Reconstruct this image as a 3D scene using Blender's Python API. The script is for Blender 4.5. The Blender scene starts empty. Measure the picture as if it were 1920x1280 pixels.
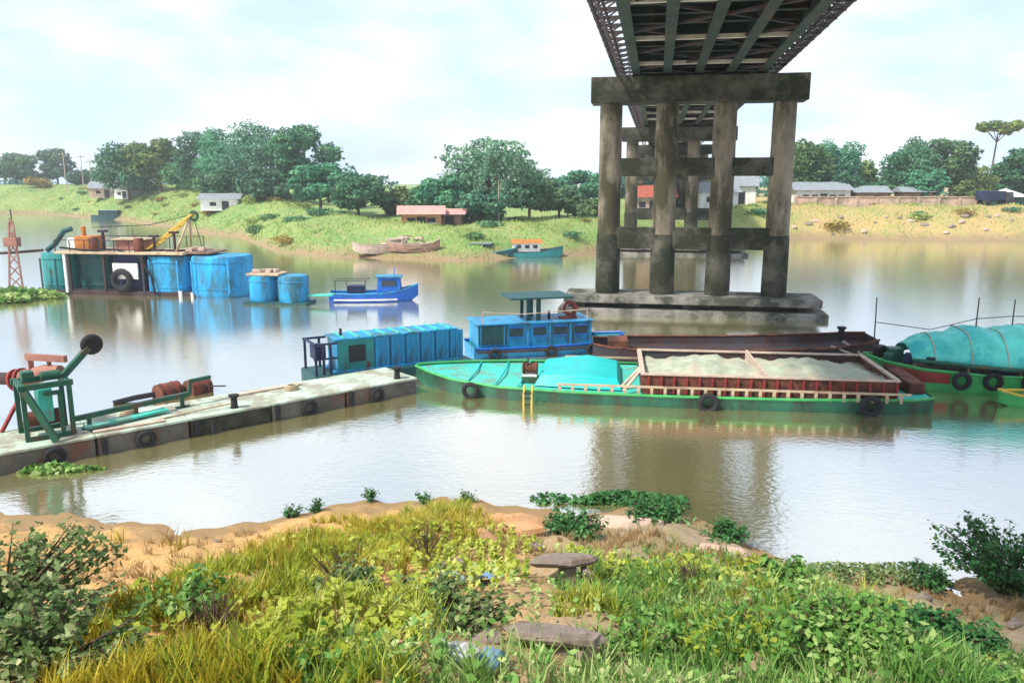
import bpy, math, random
import numpy as np
R = math.radians
random.seed(4)
sc = bpy.context.scene
C = sc.collection

# ------------------------------------------------------------------ camera
cam = bpy.data.cameras.new('camera')
cam.sensor_width = 36.0
cam.lens = 28.1
cam.clip_start = 0.1
cam.clip_end = 6000
cam_o = bpy.data.objects.new('camera', cam)
C.objects.link(cam_o)
cam_o.location = (0, 0, 7.0)
cam_o.rotation_euler = (R(90) - math.atan(295 / 1500), 0, 0)
sc.camera = cam_o

# ------------------------------------------------------------------ sky, sun, exposure
SUN_AZ, SUN_EL = R(238), R(52)          # clockwise from +Y; the sun stands high behind on the left
world = bpy.data.worlds.new('World')
sc.world = world
world.use_nodes = True
wn, wl = world.node_tree.nodes, world.node_tree.links
wn.clear()
sky = wn.new('ShaderNodeTexSky')
sky.sky_type = 'NISHITA'
sky.sun_disc = False
sky.sun_elevation = SUN_EL
sky.sun_rotation = SUN_AZ
sky.air_density = 1.0
sky.dust_density = 1.5
tc = wn.new('ShaderNodeTexCoord')
mp = wn.new('ShaderNodeMapping')
mp.inputs['Scale'].default_value = (1.0, 1.0, 2.6)
wl.new(tc.outputs['Generated'], mp.inputs['Vector'])
cn = wn.new('ShaderNodeTexNoise')
cn.inputs['Scale'].default_value = 2.6
cn.inputs['Detail'].default_value = 8
cn.inputs['Roughness'].default_value = 0.55
wl.new(mp.outputs['Vector'], cn.inputs['Vector'])
cr = wn.new('ShaderNodeValToRGB')
cr.color_ramp.elements[0].position = 0.33
cr.color_ramp.elements[0].color = (0.45, 0.45, 0.45, 1)
cr.color_ramp.elements[1].position = 0.56
cr.color_ramp.elements[1].color = (1, 1, 1, 1)
wl.new(cn.outputs['Fac'], cr.inputs['Fac'])
# cloud body: soft grey-white variation
cn2 = wn.new('ShaderNodeTexNoise')
cn2.inputs['Scale'].default_value = 5.0
cn2.inputs['Detail'].default_value = 6
wl.new(mp.outputs['Vector'], cn2.inputs['Vector'])
cr2 = wn.new('ShaderNodeValToRGB')
cr2.color_ramp.elements[0].position = 0.38
cr2.color_ramp.elements[0].color = (0.58, 0.74, 0.97, 1)
cr2.color_ramp.elements[1].position = 0.66
cr2.color_ramp.elements[1].color = (0.97, 0.98, 1.0, 1)
wl.new(cn2.outputs['Fac'], cr2.inputs['Fac'])
bg1 = wn.new('ShaderNodeBackground')
bg1.inputs['Strength'].default_value = 0.13
wl.new(sky.outputs['Color'], bg1.inputs['Color'])
bg2 = wn.new('ShaderNodeBackground')
bg2.inputs['Strength'].default_value = 0.84
wl.new(cr2.outputs['Color'], bg2.inputs['Color'])
mx = wn.new('ShaderNodeMixShader')
wl.new(cr.outputs['Color'], mx.inputs[0])
wl.new(bg1.outputs[0], mx.inputs[1])
wl.new(bg2.outputs[0], mx.inputs[2])
wo = wn.new('ShaderNodeOutputWorld')
wl.new(mx.outputs[0], wo.inputs['Surface'])

sun = bpy.data.lights.new('sun', 'SUN')
sun.energy = 3.7
sun.angle = R(3)
sun.color = (1.0, 0.93, 0.82)
sun_o = bpy.data.objects.new('sun', sun)
C.objects.link(sun_o)
sun_o.location = (-60, -40, 90)
sun_o.rotation_euler = (R(90) - SUN_EL, 0, -SUN_AZ + math.pi)

sc.view_settings.view_transform = 'Standard'
sc.view_settings.look = 'None'
sc.view_settings.gamma = 1
sc.view_settings.exposure = 0.72
sc.render.engine = 'CYCLES'
sc.cycles.use_denoising = True
sc.cycles.max_bounces = 6
sc.cycles.transparent_max_bounces = 6

# ------------------------------------------------------------------ materials
def mat(name, col, rough=0.75, var=0.22, scale=2.0, bump=0.15, wear=None, wear_amt=0.0, wear_scale=1.2,
        metal=0.0, stretch=None, spec=0.3, streak=0.0):
    m = bpy.data.materials.new(name)
    m.use_nodes = True
    n, l = m.node_tree.nodes, m.node_tree.links
    p = n['Principled BSDF']
    p.inputs['Roughness'].default_value = rough
    p.inputs['Metallic'].default_value = metal
    p.inputs['Specular IOR Level'].default_value = spec
    t = n.new('ShaderNodeTexCoord')
    src = t.outputs['Object']
    if stretch:
        mpn = n.new('ShaderNodeMapping')
        mpn.inputs['Scale'].default_value = stretch
        l.new(src, mpn.inputs['Vector'])
        src = mpn.outputs['Vector']
    nz = n.new('ShaderNodeTexNoise')
    nz.inputs['Scale'].default_value = scale
    nz.inputs['Detail'].default_value = 6
    nz.inputs['Roughness'].default_value = 0.65
    l.new(src, nz.inputs['Vector'])
    rp = n.new('ShaderNodeValToRGB')
    a, b = rp.color_ramp.elements
    a.position, b.position = 0.32, 0.68
    a.color = tuple(max(0, c * (1 - var)) for c in col) + (1,)
    b.color = tuple(min(1, c * (1 + var)) for c in col) + (1,)
    l.new(nz.outputs['Fac'], rp.inputs['Fac'])
    out = rp.outputs['Color']
    if wear:
        wz = n.new('ShaderNodeTexNoise')
        wz.inputs['Scale'].default_value = wear_scale
        wz.inputs['Detail'].default_value = 9
        wz.inputs['Roughness'].default_value = 0.7
        l.new(src, wz.inputs['Vector'])
        wr = n.new('ShaderNodeValToRGB')
        wr.color_ramp.elements[0].position = 0.62 - wear_amt * 0.3
        wr.color_ramp.elements[1].position = 0.72 - wear_amt * 0.25
        l.new(wz.outputs['Fac'], wr.inputs['Fac'])
        mxn = n.new('ShaderNodeMix')
        mxn.data_type = 'RGBA'
        l.new(wr.outputs['Color'], mxn.inputs[0])
        l.new(out, mxn.inputs[6])
        mxn.inputs[7].default_value = tuple(wear) + (1,)
        out = mxn.outputs[2]
    if streak:
        sm = n.new('ShaderNodeMapping')
        sm.inputs['Scale'].default_value = (5, 5, .55)
        l.new(t.outputs['Object'], sm.inputs['Vector'])
        sz = n.new('ShaderNodeTexNoise')
        sz.inputs['Scale'].default_value = 1.0
        sz.inputs['Detail'].default_value = 7
        sz.inputs['Roughness'].default_value = 0.7
        l.new(sm.outputs['Vector'], sz.inputs['Vector'])
        sr = n.new('ShaderNodeMapRange')
        l.new(sz.outputs['Fac'], sr.inputs[0])
        sr.inputs[1].default_value, sr.inputs[2].default_value = .64 - streak * .15, .74 - streak * .1
        sr.inputs[4].default_value = .85
        sx_ = n.new('ShaderNodeMix')
        sx_.data_type = 'RGBA'
        l.new(sr.outputs[0], sx_.inputs[0])
        l.new(out, sx_.inputs[6])
        sx_.inputs[7].default_value = (0.11, 0.055, 0.03, 1)
        out = sx_.outputs[2]
    l.new(out, p.inputs['Base Color'])
    if bump:
        bz = n.new('ShaderNodeTexNoise')
        bz.inputs['Scale'].default_value = scale * 7
        bz.inputs['Detail'].default_value = 5
        l.new(src, bz.inputs['Vector'])
        bn = n.new('ShaderNodeBump')
        bn.inputs['Strength'].default_value = bump
        bn.inputs['Distance'].default_value = 0.04
        l.new(bz.outputs['Fac'], bn.inputs['Height'])
        l.new(bn.outputs['Normal'], p.inputs['Normal'])
    return m

def leafmat(name, dark, mid, light, trans=0.3):
    m = bpy.data.materials.new(name)
    m.use_nodes = True
    n, l = m.node_tree.nodes, m.node_tree.links
    n.remove(n['Principled BSDF'])
    g = n.new('ShaderNodeNewGeometry')
    t = n.new('ShaderNodeTexCoord')
    nz = n.new('ShaderNodeTexNoise')
    nz.inputs['Scale'].default_value = 0.45
    nz.inputs['Detail'].default_value = 3
    l.new(t.outputs['Object'], nz.inputs['Vector'])
    ad = n.new('ShaderNodeMath')
    ad.operation = 'MULTIPLY_ADD'
    l.new(g.outputs['Random Per Island'], ad.inputs[0])
    ad.inputs[1].default_value = 0.55
    sb = n.new('ShaderNodeMath')
    sb.operation = 'MULTIPLY_ADD'
    l.new(nz.outputs['Fac'], sb.inputs[0])
    sb.inputs[1].default_value = 1.3
    sb.inputs[2].default_value = -0.42
    l.new(sb.outputs[0], ad.inputs[2])
    rp = n.new('ShaderNodeValToRGB')
    e = rp.color_ramp.elements
    e[0].position, e[0].color = 0.1, tuple(dark) + (1,)
    e[1].position, e[1].color = 0.9, tuple(light) + (1,)
    k = e.new(0.5)
    k.color = tuple(mid) + (1,)
    l.new(ad.outputs[0], rp.inputs['Fac'])
    d = n.new('ShaderNodeBsdfPrincipled')
    d.inputs['Roughness'].default_value = 0.6
    d.inputs['Specular IOR Level'].default_value = 0.25
    l.new(rp.outputs['Color'], d.inputs['Base Color'])
    tr = n.new('ShaderNodeBsdfTranslucent')
    l.new(rp.outputs['Color'], tr.inputs['Color'])
    ms = n.new('ShaderNodeMixShader')
    ms.inputs[0].default_value = trans
    l.new(d.outputs[0], ms.inputs[1])
    l.new(tr.outputs[0], ms.inputs[2])
    l.new(ms.outputs[0], n['Material Output'].inputs['Surface'])
    return m

RUST = (0.13, 0.045, 0.025)
M = dict(
    concrete=mat('weathered_concrete', (0.21, 0.18, 0.135), 0.9, 0.35, 0.9, 0.3, (0.045, 0.042, 0.022), 0.6, 0.5, stretch=(1, 1, .35)),
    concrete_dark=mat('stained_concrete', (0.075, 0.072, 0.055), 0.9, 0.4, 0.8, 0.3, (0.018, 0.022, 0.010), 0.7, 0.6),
    concrete_foot=mat('footing_concrete', (0.22, 0.21, 0.185), 0.9, 0.35, 0.8, 0.25, (0.05, 0.055, 0.04), 0.6, 0.6),
    steel_green=mat('dark_green_steel', (0.022, 0.042, 0.030), 0.65, 0.35, 0.8, 0.1, (0.07, 0.05, 0.03), 0.35, 0.5),
    steel_grey=mat('grey_steel', (0.06, 0.055, 0.06), 0.6, 0.3, 1.5, 0.1, RUST, 0.3),
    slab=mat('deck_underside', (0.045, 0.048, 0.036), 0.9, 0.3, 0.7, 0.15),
    asphalt=mat('asphalt', (0.06, 0.06, 0.06), 0.9, 0.2, 3),
    pale=mat('pale_concrete', (0.45, 0.43, 0.36), 0.9, 0.2, 1.5),
    blue=mat('blue_paint', (0.02, 0.26, 0.52), 0.45, 0.25, 1.6, 0.08, (0.035, 0.10, 0.15), 0.35, 1.5, stretch=(1, 1, .4), streak=0.45),
    blue_bright=mat('bright_blue_paint', (0.010, 0.28, 0.56), 0.5, 0.3, 1.2, 0.08, (0.03, 0.13, 0.19), 0.5, 1.1, stretch=(1, 1, .3), streak=0.4),
    blue_deep=mat('deep_blue_paint', (0.012, 0.12, 0.50), 0.4, 0.2, 2, 0.05, streak=0.35),
    teal=mat('teal_paint', (0.02, 0.22, 0.23), 0.5, 0.25, 1.4, 0.08, RUST, 0.12, 1.4, stretch=(1, 1, .4), streak=0.45),
    teal_dark=mat('dark_teal_paint', (0.012, 0.07, 0.075), 0.55, 0.3, 1.5, streak=0.3),
    turq=mat('turquoise_paint', (0.05, 0.50, 0.42), 0.5, 0.18, 1.3, 0.08, (0.14, 0.30, 0.23), 0.42, 1.5, streak=0.35),
    tarp=mat('turquoise_tarpaulin', (0.10, 0.60, 0.52), 0.5, 0.2, 1.2, 0.2, (0.03, 0.42, 0.42), 0.5, 0.7),
    turq_cyan=mat('cyan_paint', (0.012, 0.47, 0.47), 0.4, 0.12, 1.2, 0.05, streak=0.3),
    hull_green=mat('green_hull_paint', (0.02, 0.13, 0.075), 0.5, 0.3, 1.5, 0.1, (0.03, 0.05, 0.03), 0.5, 1.2, stretch=(1, 1, .4), streak=0.5),
    green_bright=mat('bright_green_paint', (0.05, 0.36, 0.10), 0.5, 0.2, 2, streak=0.45),
    green_frame=mat('green_frame_paint', (0.012, 0.09, 0.055), 0.5, 0.3, 3, 0.1, RUST, 0.2, streak=0.4),
    mint=mat('mint_deck', (0.42, 0.53, 0.43), 0.8, 0.22, 1.2, 0.2, (0.27, 0.26, 0.20), 0.6, 1.3),
    pontoon=mat('pontoon_side', (0.105, 0.10, 0.085), 0.8, 0.4, 1.2, 0.2, (0.13, 0.06, 0.04), 0.4, 0.9, streak=0.6),
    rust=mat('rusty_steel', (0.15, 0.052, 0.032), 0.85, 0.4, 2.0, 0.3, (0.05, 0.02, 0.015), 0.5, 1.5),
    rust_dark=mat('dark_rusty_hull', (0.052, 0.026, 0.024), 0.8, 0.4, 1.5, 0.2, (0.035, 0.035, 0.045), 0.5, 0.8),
    rust_red=mat('red_oxide_paint', (0.24, 0.03, 0.025), 0.6, 0.3, 2.0, 0.15, RUST, 0.3),
    pinkrust=mat('faded_red_paint', (0.30, 0.14, 0.11), 0.8, 0.3, 2),
    beige=mat('beige_deck', (0.46, 0.37, 0.25), 0.85, 0.2, 2, 0.15, (0.30, 0.20, 0.14), 0.4),
    orange=mat('orange_machine', (0.42, 0.16, 0.03), 0.6, 0.25, 2.5, 0.1, (0.20, 0.10, 0.04), 0.3, streak=0.4),
    yellow=mat('yellow_paint', (0.60, 0.42, 0.06), 0.6, 0.2, 3),
    white=mat('white_paint', (0.72, 0.73, 0.71), 0.6, 0.1, 3, 0.05, (0.45, 0.42, 0.36), 0.25, streak=0.35),
    black=mat('black_rubber', (0.018, 0.018, 0.02), 0.8, 0.3, 4, 0.1),
    navy=mat('navy_sheet', (0.015, 0.025, 0.07), 0.6, 0.3, 2),
    sand=mat('river_sand', (0.34, 0.38, 0.29), 0.95, 0.25, 2.5, 0.5, (0.40, 0.37, 0.28), 0.5, 1.4),
    wood=mat('weathered_wood', (0.30, 0.19, 0.14), 0.9, 0.3, 3, 0.2, (0.12, 0.07, 0.05), 0.4, stretch=(.4, 2, 2)),
    wood_pale=mat('bleached_wood', (0.46, 0.36, 0.29), 0.9, 0.25, 3, 0.2),
    bark=mat('bark', (0.14, 0.105, 0.075), 0.95, 0.3, 5, 0.5, stretch=(1, 1, .3)),
    brick=mat('orange_wall', (0.50, 0.27, 0.14), 0.9, 0.2, 2),
    pinkroof=mat('faded_pink_roof', (0.50, 0.27, 0.24), 0.8, 0.2, 2, 0.1, streak=0.4),
    redroof=mat('red_roof', (0.33, 0.09, 0.06), 0.8, 0.25, 2),
    greyroof=mat('grey_sheet_roof', (0.22, 0.25, 0.27), 0.6, 0.2, 2, 0.1, streak=0.5),
    wallpink=mat('plastered_wall', (0.56, 0.40, 0.32), 0.9, 0.22, 0.6, 0.2, (0.30, 0.24, 0.18), 0.5, 0.4),
    dark=mat('dark_opening', (0.02, 0.022, 0.028), 0.6, 0.2, 2),
    glass=mat('window_glass', (0.03, 0.05, 0.06), 0.1, 0.1, 2, 0, spec=0.6),
    stone=mat('broken_concrete', (0.25, 0.20, 0.17), 0.95, 0.25, 4, 0.4, (0.16, 0.12, 0.09), 0.4, 3),
    plastic=mat('pale_plastic', (0.46, 0.49, 0.50), 0.45, 0.2, 9, 0.1, (0.25, 0.21, 0.15), 0.5, 6),
    plastic_blue=mat('blue_plastic', (0.16, 0.28, 0.42), 0.35, 0.1, 6, 0.05),
    twig=mat('dry_twig', (0.10, 0.065, 0.045), 0.95, 0.3, 8, 0.2),
)
V_ = random.Random(3)
def variant(base, i):
    h_, b_ = V_.uniform(-.12, .4), V_.uniform(.75, 1.3)
    f_ = lambda c: (min(.8, c[0] * b_ * (1 + h_ * 1.4)), min(.8, c[1] * b_), min(.8, c[2] * b_ * (1 - h_)))
    return leafmat('leaves_variant_%d' % i, *[f_(c) for c in base])
FARBASE = {'far': [(0.022, 0.095, 0.05), (0.06, 0.21, 0.10), (0.17, 0.35, 0.16)], 'far_blue': [(0.018, 0.09, 0.075), (0.05, 0.19, 0.135), (0.13, 0.31, 0.20)], 'far_lime': [(0.035, 0.11, 0.04), (0.10, 0.23, 0.08), (0.24, 0.37, 0.14)]}
L = dict(
    far=leafmat('leaves_far', (0.022, 0.095, 0.05), (0.06, 0.21, 0.10), (0.17, 0.35, 0.16)),
    far_blue=leafmat('leaves_bluish', (0.018, 0.09, 0.075), (0.05, 0.19, 0.135), (0.13, 0.31, 0.20)),
    far_lime=leafmat('leaves_limegreen', (0.035, 0.11, 0.04), (0.10, 0.23, 0.08), (0.24, 0.37, 0.14)),
    bamboo=leafmat('leaves_feathery', (0.03, 0.11, 0.07), (0.11, 0.27, 0.15), (0.32, 0.50, 0.30)),
    shrub=leafmat('leaves_shrub', (0.035, 0.09, 0.02), (0.13, 0.22, 0.06), (0.50, 0.50, 0.28)),
    deep=leafmat('leaves_deep_green', (0.012, 0.065, 0.016), (0.04, 0.17, 0.04), (0.17, 0.34, 0.12)),
    green=leafmat('leaves_mid_green', (0.03, 0.12, 0.02), (0.15, 0.33, 0.06), (0.50, 0.58, 0.24)),
    yellow=leafmat('grass_yellowgreen', (0.20, 0.18, 0.012), (0.44, 0.38, 0.025), (0.62, 0.54, 0.12)),
    lime=leafmat('grass_lime', (0.13, 0.20, 0.015), (0.33, 0.40, 0.03), (0.54, 0.56, 0.14)),
    dry=leafmat('grass_dry', (0.20, 0.12, 0.05), (0.38, 0.25, 0.11), (0.55, 0.42, 0.22)),
    bank=leafmat('bank_grass', (0.20, 0.32, 0.08), (0.32, 0.42, 0.12), (0.48, 0.52, 0.2)),
    ochre=leafmat('leaves_ochre', (0.16, 0.12, 0.02), (0.32, 0.24, 0.05), (0.45, 0.36, 0.10)),
)

# ------------------------------------------------------------------ mesh helpers
def rz(a):
    c, s = math.cos(a), math.sin(a)
    return np.array([[c, -s, 0], [s, c, 0], [0, 0, 1]])

class MB:
    def __init__(s):
        s.v, s.f = [], []
    def add(s, vs, fs):
        o = len(s.v)
        s.v += [tuple(map(float, p)) for p in vs]
        s.f += [tuple(i + o for i in q) for q in fs]
        return s
    def box(s, c, d, rot=None, taper=1.0):
        x, y, z = d[0] / 2, d[1] / 2, d[2] / 2
        P = np.array([[sx * x * (taper if sz > 0 else 1), sy * y * (taper if sz > 0 else 1), sz * z]
                      for sz in (-1, 1) for sx, sy in ((-1, -1), (1, -1), (1, 1), (-1, 1))])
        if rot is not None:
            P = P @ rot.T
        return s.add(P + np.array(c), [(3, 2, 1, 0), (4, 5, 6, 7), (0, 1, 5, 4), (1, 2, 6, 5), (2, 3, 7, 6), (3, 0, 4, 7)])
    def bar(s, p, q, w, h=None):
        """rectangular bar from p to q"""
        p, q = np.array(p, float), np.array(q, float)
        h = h or w
        d = q - p
        d /= np.linalg.norm(d)
        u = np.array([0, 0, 1.0]) if abs(d[2]) < .95 else np.array([0, 1.0, 0])
        a = np.cross(d, u); a /= np.linalg.norm(a)
        b = np.cross(a, d)
        P = [e + sa * a * w / 2 + sb * b * h / 2 for e in (p, q) for sa, sb in ((-1, -1), (1, -1), (1, 1), (-1, 1))]
        return s.add(P, [(0, 1, 2, 3), (7, 6, 5, 4), (4, 5, 1, 0), (5, 6, 2, 1), (6, 7, 3, 2), (7, 4, 0, 3)])
    def cyl(s, p, q, r, r2=None, n=12):
        return s.tube([p, q], [r, r if r2 is None else r2], n)
    def tube(s, pts, rs, n=8):
        pts = [np.array(p, float) for p in pts]
        if not hasattr(rs, '__len__'):
            rs = [rs] * len(pts)
        V, F = [], []
        for i, p in enumerate(pts):
            d = pts[min(i + 1, len(pts) - 1)] - pts[max(i - 1, 0)]
            d = d / (np.linalg.norm(d) + 1e-9)
            u = np.array([0, 0, 1.0]) if abs(d[2]) < .9 else np.array([1.0, 0, 0])
            a = np.cross(u, d); a /= np.linalg.norm(a)
            b = np.cross(d, a)
            for k in range(n):
                t = 2 * math.pi * k / n
                V.append(p + rs[i] * (math.cos(t) * a + math.sin(t) * b))
        for i in range(len(pts) - 1):
            for k in range(n):
                k2 = (k + 1) % n
                F.append((i * n + k, i * n + k2, (i + 1) * n + k2, (i + 1) * n + k))
        F.append(tuple(range(n - 1, -1, -1)))
        F.append(tuple((len(pts) - 1) * n + k for k in range(n)))
        return s.add(V, F)
    def lathe(s, prof, n=20, c=(0, 0, 0)):
        V, F = [], []
        for r, z in prof:
            for k in range(n):
                t = 2 * math.pi * k / n
                V.append((c[0] + r * math.cos(t), c[1] + r * math.sin(t), c[2] + z))
        for i in range(len(prof) - 1):
            for k in range(n):
                k2 = (k + 1) % n
                F.append((i * n + k, i * n + k2, (i + 1) * n + k2, (i + 1) * n + k))
        F.append(tuple(range(n - 1, -1, -1)))
        F.append(tuple((len(prof) - 1) * n + k for k in range(n)))
        return s.add(V, F)
    def torus(s, c, R_, r, axis='y', n=20, m=8):
        V, F = [], []
        for i in range(n):
            t = 2 * math.pi * i / n
            for k in range(m):
                u = 2 * math.pi * k / m
                a, b, e = (R_ + r * math.cos(u)) * math.cos(t), (R_ + r * math.cos(u)) * math.sin(t), r * math.sin(u)
                q = {'y': (a, e, b), 'x': (e, a, b), 'z': (a, b, e)}[axis]
                V.append((c[0] + q[0], c[1] + q[1], c[2] + q[2]))
        for i in range(n):
            for k in range(m):
                F.append((i * m + k, ((i + 1) % n) * m + k, ((i + 1) % n) * m + (k + 1) % m, i * m + (k + 1) % m))
        return s.add(V, F)
    def loft(s, rings, cap=True, closed=False):
        n = len(rings[0])
        V = [p for r in rings for p in r]
        F = []
        for i in range(len(rings) - 1):
            for k in range(n if closed else n - 1):
                k2 = (k + 1) % n
                F.append((i * n + k, i * n + k2, (i + 1) * n + k2, (i + 1) * n + k))
        if cap:
            F.append(tuple(range(n - 1, -1, -1)))
            F.append(tuple((len(rings) - 1) * n + k for k in range(n)))
        return s.add(V, F)
    def prism(s, pts, z0, z1):
        n = len(pts)
        V = [(x, y, z0) for x, y in pts] + [(x, y, z1) for x, y in pts]
        F = [tuple(range(n - 1, -1, -1)), tuple(range(n, 2 * n))]
        F += [(k, (k + 1) % n, n + (k + 1) % n, n + k) for k in range(n)]
        return s.add(V, F)
    def build(s, name, m, parent=None, smooth=None, bev=0.0, loc=None):
        me = bpy.data.meshes.new(name)
        me.from_pydata(s.v, [], s.f)
        import bmesh
        bm = bmesh.new(); bm.from_mesh(me)
        bmesh.ops.recalc_face_normals(bm, faces=bm.faces)
        bm.to_mesh(me); bm.free()
        if smooth:
            me.polygons.foreach_set('use_smooth', [True] * len(me.polygons))
            me.set_sharp_from_angle(angle=R(smooth))
        me.materials.append(m)
        o = bpy.data.objects.new(name, me)
        C.objects.link(o)
        if parent:
            o.parent = parent
        if loc:
            o.location = loc
        if bev:
            b = o.modifiers.new('bevel', 'BEVEL')
            b.width = bev
            b.segments = 2
            b.limit_method = 'ANGLE'
        return o

def tag(o, label, cat, group=None, kind=None):
    o['label'] = label
    o['category'] = cat
    if group: o['group'] = group
    if kind: o['kind'] = kind
    return o

def thing(name, label, cat, loc=(0, 0, 0), rot=0.0, group=None):
    o = bpy.data.objects.new(name, None)
    C.objects.link(o)
    o.location = loc
    o.rotation_euler = (0, 0, rot)
    o.empty_display_size = 0.3
    return tag(o, label, cat, group)

def share(o, parent, loc=(0, 0, 0), rot=(0, 0, 0), scale=(1, 1, 1)):
    c = o.copy()
    C.objects.link(c)
    c.parent = parent
    c.location, c.rotation_euler, c.scale = loc, rot, scale
    return c

def copy_tree(o, parent=None):
    c = o.copy()
    C.objects.link(c)
    c.parent = parent
    for ch in [x for x in bpy.data.objects if x.parent == o]:
        copy_tree(ch, c)
    return c

def np_mesh(name, V, F, m, parent=None, smooth=False):
    """V (n,3); F (k,j) all faces with j corners"""
    V = np.asarray(V, np.float32); F = np.asarray(F, np.int32)
    me = bpy.data.meshes.new(name)
    me.vertices.add(len(V))
    me.vertices.foreach_set('co', V.ravel())
    k, j = F.shape
    me.loops.add(k * j)
    me.loops.foreach_set('vertex_index', F.ravel())
    me.polygons.add(k)
    me.polygons.foreach_set('loop_start', np.arange(0, k * j, j, dtype=np.int32))
    if smooth:
        me.polygons.foreach_set('use_smooth', np.ones(k, bool))
    me.update(calc_edges=True)
    me.validate()
    me.materials.append(m)
    o = bpy.data.objects.new(name, me)
    C.objects.link(o)
    if parent: o.parent = parent
    return o

# ------------------------------------------------------------------ terrain
NS = np.array([(-60, 9), (-30, 10), (-17, 13), (-13.4, 15.4), (-11.2, 16.4), (-9.2, 16.1), (-7, 15.5), (-5.4, 15.7), (-4.5, 16.5),
               (-3.1, 17.0), (-.7, 17.1), (.3, 16.5), (1.6, 16.3), (2.8, 16.5), (3.9, 16.2), (4.7, 14.6), (5.5, 13.7),
               (7.2, 13.45), (9.1, 13.2), (14, 12.8), (30, 12), (60, 11)])
def shore(x):
    return np.interp(x, NS[:, 0], NS[:, 1]) + 0.13 * np.sin(x * 3.1) + 0.07 * np.sin(x * 7.7 + 1)
def bumps(x, y):
    return (0.09 * np.sin(x * 1.7 + 0.6 * y) * np.sin(y * 1.3 + .4) + 0.05 * np.sin(x * 3.9 - y * 2.1 + 1) + 0.03 * np.sin(x * 8.3 + y * 6.1)
            + 0.02 * np.sin(x * 13.1 - y * 11.7 + 2))
def z_near(x, y):
    d = shore(x) - y
    land = 0.345 * d - 0.42 * (1 - np.exp(-np.maximum(d, 0) / 1.5)) + bumps(x, y) * np.clip(d / 1.5, 0, 1)
    return np.where(d > 0, np.minimum(land, 5.5 + bumps(x, y)), 0.3 * d)

FW = np.array([(-900, 330), (-300, 240), (-170, 205), (-111, 192), (-76, 158), (-37, 108), (-24, 84), (-17, 77), (-5, 75), (6, 79), (18, 91), (36, 105),
               (62, 101), (100, 104), (300, 130), (900, 200)])
FT = np.array([(-300, 6.5), (-111, 6.5), (-70, 6.2), (-45, 5.6), (-30, 3.6), (-17, 2.6), (6, 2.6), (20, 3.0), (36, 3.9), (62, 3.9), (300, 4.2)])
def far_shore(x):
    return np.interp(x, FW[:, 0], FW[:, 1]) + .7 * np.sin(x * .31) + .35 * np.sin(x * .83 + 1)
def z_far(x, y):
    d = y - far_shore(x)
    top = np.interp(x, FT[:, 0], FT[:, 1])
    t = np.clip(d / np.interp(x, [-60, -30, 0, 30, 60], [24, 16, 13, 12, 13]), 0, 1)
    s = t * (2 - t)
    return np.where(d > 0, top * s + .25 * np.sin(x * .5 + y * .37) * np.clip(d / 6, 0, 1) + .12 * np.sin(x * 1.3 - y * .9) * np.clip(d / 4, 0, 1), .25 * d)

def grid(name, X, Y, Zf, m):
    nx, ny = X.shape
    V = np.stack([X, Y, Zf(X, Y)], -1).reshape(-1, 3)
    i = np.arange(nx * ny).reshape(nx, ny)
    F = np.stack([i[:-1, :-1], i[1:, :-1], i[1:, 1:], i[:-1, 1:]], -1).reshape(-1, 4)
    o = np_mesh(name, V, F, m, smooth=True)
    o['kind'] = 'structure'
    return o

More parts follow.
